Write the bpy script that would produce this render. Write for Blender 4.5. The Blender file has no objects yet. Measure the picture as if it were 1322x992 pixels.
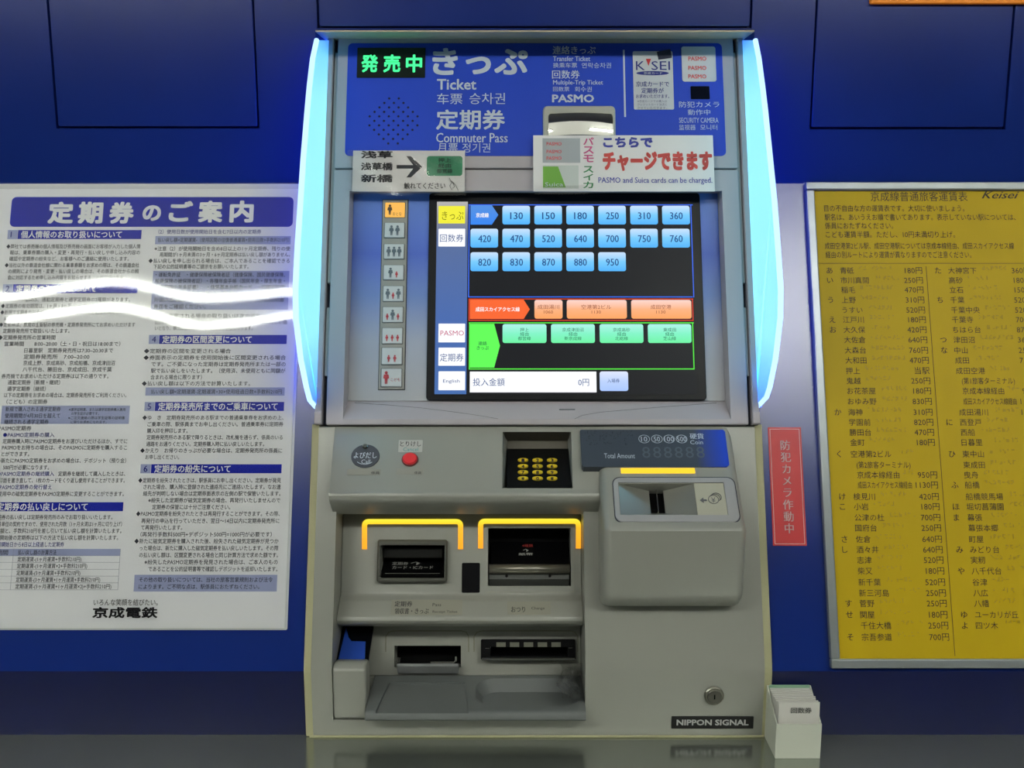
import bpy, bmesh, math, random
from mathutils import Vector, Matrix
random.seed(7)
sc = bpy.context.scene
COL = sc.collection
# ------------------------------------------------------------------ camera
W, H, F = 1322.0, 992.0, 1297.0
TH = math.radians(10.0)
CAM = Vector((0, 0, 1.403))
FW = Vector((0, math.cos(TH), -math.sin(TH)))
UP = Vector((0, math.sin(TH), math.cos(TH)))
cd = bpy.data.cameras.new('camera'); co = bpy.data.objects.new('camera', cd); COL.objects.link(co)
cd.sensor_width = 36.0; cd.lens = 36.0 * F / W; cd.clip_start = 0.05
co.location = CAM; co.rotation_euler = (math.pi/2 - TH, 0, 0)
sc.camera = co
# ------------------------------------------------------------------ world, exposure
wd = bpy.data.worlds.new('world'); sc.world = wd; wd.use_nodes = True
wd.node_tree.nodes['Background'].inputs[0].default_value = (.5, .52, .5, 1)
wd.node_tree.nodes['Background'].inputs[1].default_value = 0.05
sc.view_settings.view_transform = 'Standard'; sc.view_settings.look = 'None'
sc.view_settings.exposure = 0.0; sc.view_settings.gamma = 1.0
PANEL = .65  # strength of the added ceiling glow panel
TUBE = 48.0          # fluorescent tube strength
FIN = 1.0            # side light strength

# ------------------------------------------------------------------ helpers
def lin(c):
    return tuple((x/255/12.92 if x/255 <= .04045 else ((x/255+.055)/1.055)**2.4) for x in c)
MC = {}
def mat(name, rgb, rough=.5, metal=0., spec=.5, emit=None, es=1., coat=0., bump=0., bscale=200., var=0.):
    if name in MC: return MC[name]
    m = bpy.data.materials.new(name); m.use_nodes = True; nt = m.node_tree
    b = nt.nodes['Principled BSDF']; c = lin(rgb) + (1,)
    b.inputs['Base Color'].default_value = c
    b.inputs['Roughness'].default_value = rough; b.inputs['Metallic'].default_value = metal
    b.inputs['Specular IOR Level'].default_value = spec
    b.inputs['Coat Weight'].default_value = coat; b.inputs['Coat Roughness'].default_value = min(.22, rough)
    if emit:
        b.inputs['Emission Color'].default_value = lin(emit) + (1,); b.inputs['Emission Strength'].default_value = es
    if bump or var:
        tc = nt.nodes.new('ShaderNodeTexCoord'); n = nt.nodes.new('ShaderNodeTexNoise')
        n.inputs['Scale'].default_value = bscale; n.inputs['Detail'].default_value = 4
        nt.links.new(tc.outputs['Object'], n.inputs['Vector'])
        if bump:
            bp = nt.nodes.new('ShaderNodeBump'); bp.inputs['Strength'].default_value = bump; bp.inputs['Distance'].default_value = .001
            nt.links.new(n.outputs['Fac'], bp.inputs['Height']); nt.links.new(bp.outputs['Normal'], b.inputs['Normal'])
        if var:
            n2 = nt.nodes.new('ShaderNodeTexNoise'); n2.inputs['Scale'].default_value = 9
            nt.links.new(tc.outputs['Object'], n2.inputs['Vector'])
            r = nt.nodes.new('ShaderNodeValToRGB')
            r.color_ramp.elements[0].position = .3; r.color_ramp.elements[1].position = .7
            r.color_ramp.elements[0].color = tuple(x*(1-var) for x in c[:3]) + (1,)
            r.color_ramp.elements[1].color = tuple(min(1, x*(1+var)) for x in c[:3]) + (1,)
            nt.links.new(n2.outputs['Fac'], r.inputs['Fac']); nt.links.new(r.outputs['Color'], b.inputs['Base Color'])
    MC[name] = m; return m
def gmat(name, stops, emis=False, es=1., rough=.4, axis='Z'):
    """colour ramp printed (or displayed) from bottom to top of the piece"""
    if name in MC: return MC[name]
    m = bpy.data.materials.new(name); m.use_nodes = True; nt = m.node_tree; b = nt.nodes['Principled BSDF']
    tc = nt.nodes.new('ShaderNodeTexCoord'); sp = nt.nodes.new('ShaderNodeSeparateXYZ'); r = nt.nodes.new('ShaderNodeValToRGB')
    nt.links.new(tc.outputs['Generated'], sp.inputs[0]); nt.links.new(sp.outputs[axis], r.inputs['Fac'])
    while len(r.color_ramp.elements) < len(stops): r.color_ramp.elements.new(.5)
    for e, (p, c) in zip(r.color_ramp.elements, stops): e.position = p; e.color = lin(c) + (1,)
    b.inputs['Roughness'].default_value = rough
    if emis:
        b.inputs['Base Color'].default_value = (.01, .01, .01, 1); b.inputs['Specular IOR Level'].default_value = .1
        nt.links.new(r.outputs['Color'], b.inputs['Emission Color']); b.inputs['Emission Strength'].default_value = es
    else: nt.links.new(r.outputs['Color'], b.inputs['Base Color'])
    MC[name] = m; return m
def em(name, rgb, es=1.): return mat(name, (12, 12, 14), .4, spec=.1, emit=rgb, es=es)

def ray(px, py):
    R = Vector((1, 0, 0))
    return FW + R*((px-W/2)/F) + UP*(-(py-H/2)/F)
class Plane:
    """a face of the facade: u to the right, v up the slope, w out of it"""
    def __init__(s, O, lean):
        s.O = Vector(O); a = math.radians(lean)
        s.V = Vector((0, math.sin(a), math.cos(a))); s.N = Vector((0, -math.cos(a), math.sin(a)))
    def hit(s, px, py, w=0):
        r = ray(px, py); t = (w - (CAM - s.O).dot(s.N)) / r.dot(s.N); return CAM + r*t
    def uv(s, px, py, w=0):
        p = s.hit(px, py, w) - s.O; return p.x, p.dot(s.V)
    def pt(s, u, v, w=0): return s.O + Vector((u, 0, 0)) + s.V*v + s.N*w
    def rect(s, x0, y0, x1, y1, w=0):
        xm, ym = (x0+x1)/2, (y0+y1)/2
        return s.uv(x0, ym, w)[0], s.uv(xm, y1, w)[1], s.uv(x1, ym, w)[0], s.uv(xm, y0, w)[1]
def through(pl, y0, w0, y1, w1):
    a = pl.hit(692, y0, w0); b = pl.hit(692, y1, w1); d = a - b
    return Plane((0, a.y, a.z), math.degrees(math.atan2(d.y, d.z)))
p0 = CAM + FW*1.2 - UP*(44/F*1.2)
M = Plane((0, p0.y, p0.z), 20)                 # face of the machine
f0 = M.hit(692, 865); L = Plane((0, f0.y, f0.z), 0)   # its upright foot
WW = Plane(M.O - M.N*.006, 20)                 # sloping blue wall, just behind
f1 = WW.hit(692, 237); UW = Plane((0, f1.y, f1.z), 0)  # upright upper wall
f2 = WW.hit(692, 867); WL = Plane((0, f2.y, f2.z), 0)
ZC = L.hit(692, 952).z                         # counter top
YC = L.O.y

class Geo:
    def __init__(s): s.v = []; s.f = []
    def add(s, vs, fs):
        k = len(s.v); s.v += [tuple(x) for x in vs]; s.f += [tuple(i+k for i in q) for q in fs]
    def box(s, pl, u0, v0, u1, v1, w0, w1):
        P = [pl.pt(u, v, w) for w in (w0, w1) for (u, v) in ((u0, v0), (u1, v0), (u1, v1), (u0, v1))]
        s.add(P, [(3, 2, 1, 0), (4, 5, 6, 7), (0, 1, 5, 4), (1, 2, 6, 5), (2, 3, 7, 6), (3, 0, 4, 7)])
    def prism(s, pl, poly, w0, w1, poly2=None):
        n = len(poly); q = poly2 or poly
        s.add([pl.pt(u, v, w0) for u, v in poly] + [pl.pt(u, v, w1) for u, v in q],
              [tuple(range(n-1, -1, -1)), tuple(range(n, 2*n))] + [(i, (i+1) % n, n+(i+1) % n, n+i) for i in range(n)])
    def rr(s, pl, r4, rad, w0, w1, ch=0., n=5):
        u0, v0, u1, v1 = r4
        a = rrp(u0, v0, u1, v1, rad, n)
        if not ch: s.prism(pl, a, w0, w1); return
        b = rrp(u0+ch, v0+ch, u1-ch, v1-ch, max(rad-ch, 1e-5), n); N = len(a)
        s.add([pl.pt(u, v, w0) for u, v in a] + [pl.pt(u, v, w1-ch) for u, v in a] + [pl.pt(u, v, w1) for u, v in b],
              [tuple(range(N-1, -1, -1)), tuple(range(2*N, 3*N))] + [(i, (i+1) % N, N+(i+1) % N, N+i) for i in range(N)]
              + [(N+i, N+(i+1) % N, 2*N+(i+1) % N, 2*N+i) for i in range(N)])
    def xprism(s, yz, x0, x1):
        """side profile (list of points with y and z) drawn out along x"""
        n = len(yz)
        s.add([(x0, p[0], p[1]) for p in yz] + [(x1, p[0], p[1]) for p in yz],
              [tuple(range(n)), tuple(range(2*n-1, n-1, -1))] + [(i, n+i, n+(i+1) % n, (i+1) % n) for i in range(n)])
    def tube(s, pts, r, n=8, closed=False):
        pts = [Vector(p) for p in pts]; m = len(pts); k = len(s.v)
        for i, p in enumerate(pts):
            a = pts[(i-1) % m] if closed or i else p; b = pts[(i+1) % m] if closed or i < m-1 else p
            t = (b-a).normalized(); x = t.orthogonal() if abs(t.x) > .99 else t.cross(Vector((1, 0, 0)))
            x.normalize(); y = t.cross(x)
            s.v += [tuple(p + (x*math.cos(2*math.pi*j/n) + y*math.sin(2*math.pi*j/n))*r) for j in range(n)]
        for i in range(m if closed else m-1):
            i2 = (i+1) % m
            s.f += [(k+i*n+j, k+i*n+(j+1) % n, k+i2*n+(j+1) % n, k+i2*n+j) for j in range(n)]
        if not closed: s.f += [tuple(k+j for j in range(n-1, -1, -1)), tuple(k+(m-1)*n+j for j in range(n))]
    def disc(s, pl, cu, cv, ru, rv, w0, w1, ch=0., n=28):
        a = [(cu+ru*math.cos(2*math.pi*i/n), cv+rv*math.sin(2*math.pi*i/n)) for i in range(n)]
        if not ch: s.prism(pl, a, w0, w1); return
        s.prism(pl, a, w0, w1-ch)
        b = [(cu+(ru-ch)*math.cos(2*math.pi*i/n), cv+(rv-ch)*math.sin(2*math.pi*i/n)) for i in range(n)]
        s.prism(pl, a, w1-ch, w1, b)
def rrp(u0, v0, u1, v1, r, n=5):
    r = min(r, abs(u1-u0)/2*.999, abs(v1-v0)/2*.999); out = []
    for cx, cy, a in ((u1-r, v1-r, 0), (u0+r, v1-r, 90), (u0+r, v0+r, 180), (u1-r, v0+r, 270)):
        for i in range(n+1):
            t = math.radians(a + 90*i/n); out.append((cx+r*math.cos(t), cy+r*math.sin(t)))
    return out
def build(name, g, m, parent=None, kind=None, smooth=False, fix=True):
    me = bpy.data.meshes.new(name); off = parent_loc(parent)
    me.from_pydata([(x-off[0], y-off[1], z-off[2]) for x, y, z in g.v], [], g.f); me.update()
    if fix:
        bm = bmesh.new(); bm.from_mesh(me); bmesh.ops.recalc_face_normals(bm, faces=bm.faces); bm.to_mesh(me); bm.free()
    me.materials.append(m)
    o = bpy.data.objects.new(name, me); COL.objects.link(o)
    if parent: o.parent = parent
    if kind: o['kind'] = kind
    if smooth:
        for p in me.polygons: p.use_smooth = True
    return o
def parent_loc(p):
    v = Vector((0, 0, 0))
    while p: v += Vector(p.location); p = p.parent
    return v
def thing(name, label, cat, loc, group=None):
    o = bpy.data.objects.new(name, None); o.empty_display_size = .05; COL.objects.link(o); o.location = loc
    o['label'] = label; o['category'] = cat
    if group: o['group'] = group
    return o
def tag(o, label, cat, group=None):
    o['label'] = label; o['category'] = cat
    if group: o['group'] = group
    return o
def bake(o, bevel=None, cuts=(), smooth=False, ang=40):
    """apply a bevel and cut openings"""
    if bevel:
        b = o.modifiers.new('b', 'BEVEL'); b.width = bevel[0]; b.segments = bevel[1]; b.limit_method = 'ANGLE'; b.angle_limit = math.radians(bevel[2] if len(bevel) > 2 else 35)
    tmp = []
    for g in cuts:
        me = bpy.data.meshes.new('cut'); me.from_pydata(g.v, [], g.f)
        bm = bmesh.new(); bm.from_mesh(me); bmesh.ops.recalc_face_normals(bm, faces=bm.faces); bm.to_mesh(me); bm.free()
        c = bpy.data.objects.new('cut', me); COL.objects.link(c); tmp.append(c)
        md = o.modifiers.new('c', 'BOOLEAN'); md.operation = 'DIFFERENCE'; md.solver = 'EXACT'; md.object = c
    bpy.context.view_layer.update()
    me = bpy.data.meshes.new_from_object(o.evaluated_get(bpy.context.evaluated_depsgraph_get()))
    o.modifiers.clear(); old = o.data; o.data = me; me.name = o.name; bpy.data.meshes.remove(old)
    for c in tmp:
        d = c.data; bpy.data.objects.remove(c); bpy.data.meshes.remove(d)
    if smooth:
        me.polygons.foreach_set('use_smooth', [True]*len(me.polygons))
        me.set_sharp_from_angle(angle=math.radians(ang))
    return o
def cutter(fn, *a): g = Geo(); getattr(g, fn)(*a); return g

# text: glyph outlines turned into flat print
tcv = bpy.data.curves.new('t', 'FONT'); tob = bpy.data.objects.new('t', tcv); COL.objects.link(tob)
tcv.resolution_u = 2; tcv.fill_mode = 'FRONT'
TC = {}
def glyphs(s, bold, shear=0, res=2, ls=1.0):
    k = (s, bold, shear, res, ls)
    if k in TC: return TC[k]
    tcv.body = s; tcv.shear = shear; tcv.resolution_u = res; tcv.space_line = ls
    tcv.align_x = 'CENTER' if '\n' in s else 'LEFT'
    bpy.context.view_layer.update()
    me = bpy.data.meshes.new_from_object(tob)
    vs = [(v.co.x, v.co.y) for v in me.vertices]; fs = [tuple(p.vertices) for p in me.polygons]
    bpy.data.meshes.remove(me)
    if not vs: vs = [(0, 0), (1, 0), (1, 1)]; fs = []
    if bold > .007:
        d = ((1, 0), (-1, 0)) if bold < .018 else ((.8, .8), (-.8, .8), (-.8, -.8), (.8, -.8), (1, 0), (-1, 0), (0, 1), (0, -1))
        n = len(vs); nv, nf = [], []
        for q, (dx, dy) in enumerate(d):
            nv += [(a+dx*bold, b+dy*bold) for a, b in vs]; nf += [tuple(i+q*n for i in f) for f in fs]
        vs, fs = nv, nf
    xs = [a for a, b in vs]; ys = [b for a, b in vs]
    TC[k] = (vs, fs, (min(xs), min(ys), max(xs), max(ys))); return TC[k]
def text(g, pl, s, x0, y0, x1, y1, w, bold=.0, shear=0, w0=None, res=2, ls=1.0):
    """lettering that fills the given rectangle of the print"""
    vs, fs, (a, b, c, d) = glyphs(s, bold, shear, res, ls)
    u0, v0, u1, v1 = pl.rect(x0, y0, x1, y1, w if w0 is None else w0)
    m_ = lift(len(vs), bold); g.add([pl.pt(u0+(x-a)/(c-a)*(u1-u0), v0+(y-b)/(d-b)*(v1-v0), w+i//m_*LZ) for i, (x, y) in enumerate(vs)], fs)
def textl(g, pl, s, u0, vb, emh, w, u1=None, bold=0., right=False, maxw=None):
    """one line of body text: baseline vb, em height emh, optional width"""
    vs, fs, (a, b, c, d) = glyphs(s, bold)
    sx = emh
    if u1 is not None and not right: sx = (u1-u0)/(c-a)
    elif maxw: sx = min(emh, maxw/(c-a))
    if right: u0 = u1-(c-a)*sx
    m_ = lift(len(vs), bold); g.add([pl.pt(u0+(x-a)*sx, vb+y*emh, w+i//m_*LZ) for i, (x, y) in enumerate(vs)], fs)
LZ = 1.5e-5
def lift(n, bold): return max(1, n//(8 if bold >= .018 else 2 if bold > .007 else 1))
class Print:
    """all lettering of one colour on one part"""
    def __init__(s, m, parent, name='lettering'): s.g = Geo(); s.m = m; s.p = parent; s.n = name
    def done(s): return build(s.n, s.g, s.m, s.p, fix=False)

# ------------------------------------------------------------------ materials
def wall_paint(name, rgb, gloss, rough, gcol=(1, 1, 1)):
    m = bpy.data.materials.new(name); m.use_nodes = True; nt = m.node_tree; nt.nodes.clear()
    o = nt.nodes.new('ShaderNodeOutputMaterial'); mx = nt.nodes.new('ShaderNodeMixShader'); df = nt.nodes.new('ShaderNodeBsdfDiffuse'); gl = nt.nodes.new('ShaderNodeBsdfGlossy')
    gl.distribution = 'BECKMANN'; gl.inputs['Roughness'].default_value = rough; gl.inputs['Color'].default_value = (*gcol, 1)
    tc = nt.nodes.new('ShaderNodeTexCoord'); n2 = nt.nodes.new('ShaderNodeTexNoise'); n2.inputs['Scale'].default_value = 7; n2.inputs['Detail'].default_value = 6; r = nt.nodes.new('ShaderNodeValToRGB')
    c = lin(rgb); r.color_ramp.elements[0].position = .3; r.color_ramp.elements[1].position = .7
    r.color_ramp.elements[0].color = tuple(x*.94 for x in c) + (1,); r.color_ramp.elements[1].color = tuple(x*1.06 for x in c) + (1,)
    nt.links.new(tc.outputs['Object'], n2.inputs['Vector']); nt.links.new(n2.outputs['Fac'], r.inputs['Fac']); nt.links.new(r.outputs['Color'], df.inputs['Color'])
    mx.inputs[0].default_value = gloss
    nt.links.new(df.outputs[0], mx.inputs[1]); nt.links.new(gl.outputs[0], mx.inputs[2]); nt.links.new(mx.outputs[0], o.inputs[0]); return m
blue_wall = blue_up = wall_paint('blue_painted_steel', (24, 45, 122), .085, .29)
pale = mat('pale_grey_plastic', (147, 148, 141), .38, spec=.75, var=.015)
pale2 = mat('light_grey_plastic', (178, 171, 176), .42, spec=.5)
midg = mat('mid_grey_plastic', (120, 122, 124), .4)
cream = mat('cream_sealant', (172, 169, 134), .6, bump=.4, bscale=150, var=.06)
black = mat('black_plastic', (5, 5, 7), .4, spec=.15)
vblack = mat('dark_cavity', (4, 4, 5), .8, spec=.1)
steel = mat('brushed_steel', (150, 150, 145), .28, metal=1., bump=.05, bscale=300)
chrome = mat('satin_chrome', (200, 200, 195), .22, metal=1.)
headblue = mat('header_blue', (20, 64, 190), .45, spec=.35)
prt_w = mat('print_pale', (200, 208, 222), .5)
prt_k = mat('print_dark', (40, 38, 45), .6)
prt_b = mat('print_navy', (30, 40, 130), .6)
prt_r = mat('print_red', (205, 50, 55), .6)
paper = mat('white_paper', (238, 236, 236), .6)
amber = em('amber_light', (255, 205, 50), 1.25)

# ------------------------------------------------------------------ setting
CEIL = 2.75; XW = 6.0; YB = -9.0
def struct(name, g, m, parent=None): return build(name, g, m, parent, kind='structure')
tile = mat('grey_floor', (70, 68, 64), .5, bump=.1, var=.1)
plaster = mat('pale_ceiling', (205, 205, 195), .8, var=.03)
wallm = mat('station_wall', (58, 58, 56), .8, var=.05)
class Wd:
    @staticmethod
    def box(g, x0, x1, y0, y1, z0, z1):
        P = [(x, y, z) for z in (z0, z1) for (x, y) in ((x0, y0), (x1, y0), (x1, y1), (x0, y1))]
        g.add(P, [(3, 2, 1, 0), (4, 5, 6, 7), (0, 1, 5, 4), (1, 2, 6, 5), (2, 3, 7, 6), (3, 0, 4, 7)])
g = Geo(); Wd.box(g, -XW, XW, YB, 2.2, -.1, 0); struct('floor', g, tile)
g = Geo(); Wd.box(g, -XW, XW, YB, 2.2, CEIL, CEIL+.1); struct('ceiling', g, plaster)
g = Geo(); Wd.box(g, -XW-.1, -XW, YB, 2.2, 0, CEIL); struct('wall_left', g, wallm)
g = Geo(); Wd.box(g, XW, XW+.1, YB, 2.2, 0, CEIL); struct('wall_right', g, wallm)
g = Geo(); Wd.box(g, -XW, XW, YB-.1, YB, 0, CEIL); struct('wall_front', g, wallm)

# upper upright wall with the opening for the machine and three access panels
uz = lambda y: UW.uv(692, y)[1]
oL, oR = UW.uv(407.5, 60)[0], UW.uv(973.5, 60)[0]
oT = uz(38.5); vT = CEIL - UW.O.z
pl_ = UW.rect(57, -240, 326.5, 166); pr_ = UW.rect(1055, -240, 1315, 167); pm_ = UW.rect(405, -240, 976, 36.5)
GAP = .0028; D0, TH_ = -.05, 0.0
def frame_around(g, X0, X1, V0, V1, holes, w0, w1):
    xs = sorted({X0, X1, *[h[0] for h in holes], *[h[2] for h in holes]}); ys = sorted({V0, V1, *[h[1] for h in holes], *[h[3] for h in holes]})
    for i in range(len(xs)-1):
        run = None
        for j in range(len(ys)-1):
            cx, cy = (xs[i]+xs[i+1])/2, (ys[j]+ys[j+1])/2
            ins = any(h[0] < cx < h[2] and h[1] < cy < h[3] for h in holes)
            if not ins: run = (run[0] if run else ys[j], ys[j+1])
            if (ins or j == len(ys)-2) and run: g.box(UW, xs[i], run[0], xs[i+1], run[1], w0, w1); run = None
vP = UW.uv(692, -240)[1]
h1 = (pl_[0], pl_[1], pl_[2], vP); h2 = (pr_[0], pr_[1], pr_[2], vP); h3 = (pm_[0], pm_[1], pm_[2], vP)
g = Geo()
frame_around(g, -XW, XW, 0, vT, [h1, h2, h3, (oL, -.001, oR, oT)], -.02, 0)
for h in (h1, h2, h3): g.box(UW, h[0], h[1], h[2], h[3], -.02, -.009)
# sides and roof of the opening behind it
g.box(UW, oL-.02, 0, oL, oT, -.2, -.02); g.box(UW, oR, 0, oR+.02, oT, -.2, -.02)
wall = struct('wall_back', g, blue_up)
for h in (h1, h2, h3):
    g = Geo(); g.rr(UW, (h[0]+GAP, h[1]+GAP, h[2]-GAP, h[3]-GAP), .002, -.009, 0, .0006); build('access_panel', g, blue_up, wall)
g = Geo(); g.box(UW, oL+.0002, oT-.0022, oR-.0002, oT-.0002, -.12, -.0008)
struct('trim_1', g, mat('brown_grey_metal', (205, 186, 158), .5))
# sloping middle wall and upright foot
g = Geo()
yz = [(WW.O + WW.V*WW.uv(692, 237)[1]), WW.hit(692, 867), Vector((0, WL.O.y+.25, WL.O.z)), Vector((0, UW.O.y+.15, UW.O.z))]
yz = [(p.y, p.z) for p in yz]
xa, xb = M.uv(416, 300)[0], M.uv(968, 300)[0]
g.xprism(yz, -XW, xa); g.xprism(yz, xb, XW); wsl = struct('wall_slope', g, blue_wall)
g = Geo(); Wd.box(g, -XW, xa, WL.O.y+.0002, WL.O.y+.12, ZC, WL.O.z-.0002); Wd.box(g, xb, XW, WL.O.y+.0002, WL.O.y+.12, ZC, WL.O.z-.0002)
struct('wall_foot', g, wall_paint('darkened_foot_navy', (20, 26, 72), .06, .29))  # darkness of the wall foot put into its colour; lighting alone leaves it bright
g = Geo(); Wd.box(g, -XW, XW, WL.O.y-.08, WL.O.y+.1, 0, ZC-.04); struct('wall_lower', g, blue_wall)
ct = wall_paint('polished_steel_counter', (112, 116, 110), .6, .19, (.62, .65, .6))
g = Geo(); Wd.box(g, -XW, XW, WL.O.y-.42, WL.O.y+.02, ZC-.035, ZC)
tag(bake(build('counter_shelf', g, ct), (.004, 3)), 'long polished steel counter running under the blue wall and machine', 'counter')

# ------------------------------------------------------------------ ceiling lights and an added glow panel (behind the viewer)
def fixture(cx, cy, ln, label):
    t = thing('ceiling_light', label, 'ceiling light', (cx, cy, CEIL), 'ceiling light fittings')
    g = Geo(); Wd.box(g, cx-ln/2, cx+ln/2, cy-.12, cy+.12, CEIL-.06, CEIL-.021); build('housing', g, mat('white_enamel', (225, 225, 220), .5), t)
    for s in (-.08, .08):
        g = Geo(); g.tube([(cx-ln/2+.03, cy+s, CEIL-.085), (cx+ln/2-.03, cy+s, CEIL-.085)], .016, 10)
        build('tube', g, mat('tube_glow', (255, 255, 255), emit=(252, 255, 244), es=TUBE), t, smooth=True)
for cx, cy, ln, lb in [
    (-1.25, -.78, 1.2, 'twin-tube ceiling light above and left of the machine'),
    (-2.6, -.78, 1.2, 'twin-tube ceiling light added for brightness, farthest left of the near row'),  # added out of view to make up lost brightness
    (1.1, -.78, 1.2, 'twin-tube ceiling light above and right of the machine'),
    (2.5, -.78, 1.2, 'twin-tube ceiling light added for brightness, farthest right of the near row'),  # unseen, added with the far left one for more light
]:
    fixture(cx, cy, ln, lb)

lp = thing('added_glow_panel', 'broad unseen glow panel added under the ceiling for the sheen on the wall', 'ceiling light', (-.65, -.93, CEIL))  # added glowing panel, unseen; gives the sloping wall its pale sheen
g = Geo(); Wd.box(g, -2.8, 1.5, -1.75, -.1, CEIL-.02, CEIL-.002); build('glow_sheet', g, mat('panel_glow', (240, 240, 235), emit=(250, 252, 238), es=PANEL), lp)
for q in ((-2.84, -2.8, -1.79, -.06), (1.5, 1.54, -1.79, -.06), (-2.8, 1.5, -1.79, -1.75), (-2.8, 1.5, -.1, -.06)):
    g = Geo(); Wd.box(g, *q, CEIL-.03, CEIL-.002); build('frame_rail', g, mat('white_enamel', (225, 225, 220), .5), lp)
# ================================================================== TICKET MACHINE
cxm = M.uv(692, 500)[0]
tm = thing('ticket_machine', 'grey and blue ticket vending machine with a lit touch screen and glowing blue sides', 'ticket machine', (cxm, YC+.02, ZC))
def R(pl, x0, y0, x1, y1, w=0): return pl.rect(x0, y0, x1, y1, w)
# --- backing and side posts
g = Geo(); bl = M.uv(425, 300)[0]; br = M.uv(959, 300)[0]
g.box(M, bl, M.uv(692, 548)[1], br, M.uv(692, 50)[1]-.002, -.05, -.04); build('backing', g, midg, tm)
for (a, b) in ((416.2, 424.4), (959.5, 968)):
    g = Geo(); u0, u1 = M.uv(a, 300)[0], M.uv(b, 300)[0]
    g.rr(M, (u0, M.uv(692, 548)[1], u1, M.uv(692, 52)[1]), .001, -.05, .009, .0012)
    o = build('side_post', g, pale2, tm)
    g = Geo(); g.rr(M, (u0-.0005, M.uv(692, 51)[1], u1+.0005, M.uv(692, 42.5)[1]), .001, -.05, .0105, .0012); build('end_cap', g, pale2, o)
    g = Geo(); g.rr(M, (u0-.0004, M.uv(692, 549)[1], u1+.0004, M.uv(692, 533)[1]), .001, -.0, .0105, .001); build('end_cap', g, pale2, o)
for (a, b) in ((425.5, 431.), (952.5, 958.5)):        # narrow hinge strips with dark gaps at both ends
    g = Geo(); u0, u1 = M.uv(a, 300)[0], M.uv(b, 300)[0]
    u1, u0 = u1, u0
    for ya, yb in ((486, 398), (366, 70)):
        g = Geo(); g.box(M, u0, M.uv(692, ya)[1], u1, M.uv(692, yb)[1], -.006, .003); build('hinge_strip', g, mat('strip_grey', (160, 160, 160), .45), tm)
    for ya, yb in ((548, 486), (398, 366), (70, 46)):
        g = Geo(); g.box(M, u0-.0005, M.uv(692, ya)[1], u1+.0005, M.uv(692, yb)[1], -.02, -.006); build('hinge_gap', g, mat('gap_blue_black', (30, 34, 60), .5), tm)
    g = Geo(); g.box(M, u0-.001, M.uv(692, 486)[1], u1+.001, M.uv(692, 50)[1], -.03, -.0065); build('hinge_backing', g, mat('gap_blue_black', (30, 34, 60), .5), tm)
# --- header door
HW = .006
g = Geo(); hr = R(M, 434, 45, 949.5, 217, HW); g.rr(M, hr, .002, -.05, HW, .001); hd = build('header_door', g, pale2, tm)
g = Geo(); g.rr(M, (hr[0]+.013, M.uv(692, 201.5, HW)[1], hr[2]-.0145, M.uv(692, 56, HW)[1]), .006, HW-.001, HW+.0008, .0003)
hp = build('header_panel', g, headblue, tm)
HP = HW+.0012
P = Print(prt_w, hp)
T = lambda s, *a, **k: text(P.g, M, s, *a, HP, **k)
T('きっぷ', 558, 62, 681.5, 97, bold=.035, res=6); T('Ticket', 564, 102, 615, 116, bold=.02); T('车票', 564, 120.5, 597, 134.5); T('승차권', 606, 120, 652, 134.6)
T('定期券', 563, 141.5, 652, 167.6, bold=.02); T('Commuter Pass', 563, 171.7, 655.5, 184, bold=.015); T('月票', 565, 185, 591, 196); T('정기권', 597, 185, 633, 197)
T('連絡きっぷ', 713.4, 59.5, 769, 70, bold=.015); T('Transfer Ticket', 714, 72.5, 762, 79, bold=.01); T('换乘车票', 714, 81, 745, 87.5); T('연락승차권', 751, 81, 789, 88)
T('回数券', 712.7, 90.7, 748.5, 101.6, bold=.015); T('Multiple-Trip Ticket', 714, 103.5, 778.5, 111, bold=.01); T('回数票', 714, 112, 735, 118); T('회수권', 742, 112, 764, 118.5)
T('PASMO', 712.7, 122, 767, 132.3, bold=.03)
T('防犯カメラ', 876.7, 131, 928.7, 138.8); T('動作中', 888, 141.4, 917, 148.6); T('SECURITY CAMERA', 876.7, 152, 927.5, 158.6, bold=.005); T('监视器', 876.7, 161, 898, 168); T('모니터', 904, 161, 926, 168)
u0, v0, u1, v1 = R(M, 805, 64.5, 807.3, 151, HP); P.g.box(M, u0, v0, u1, v1, HP-.0003, HP)
P.done()
# speaker holes
g = Geo(); sx, sy = M.uv(508, 156, HP); pit = .0093
for i in range(-8, 9):
    for j in range(-8, 9):
        if (i+j) % 2: continue
        a, b = i*pit/1.55, j*pit/1.55
        if a*a+b*b < .031**2: g.disc(M, sx+a, sy+b, .0015, .0015, HW, HP-.0001, n=8)
build('speaker_grille', g, mat('hole_dark', (8, 14, 50), .8), hp, kind='stuff')
# LED sign
g = Geo(); g.rr(M, R(M, 461, 62, 549, 100.5, HP), .001, HW, HP+.0004); led = build('status_display', g, mat('led_window', (6, 22, 16), .25), tm)
for i, c in enumerate('発売中'):
    P = Print(em('led_green', (70, 255, 150), 1.3), led, 'lit_character'); text(P.g, M, c, (466.5, 495, 524)[i], 70.5, (488, 517, 545)[i], 93.5, HP+.0008, bold=.03); P.done()
# camera window
g = Geo(); g.rr(M, R(M, 891.7, 111.5, 916, 128, HP), .001, HW, HP+.0003); build('camera_window', g, mat('camera_glass', (12, 16, 30), .1), tm)
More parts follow.
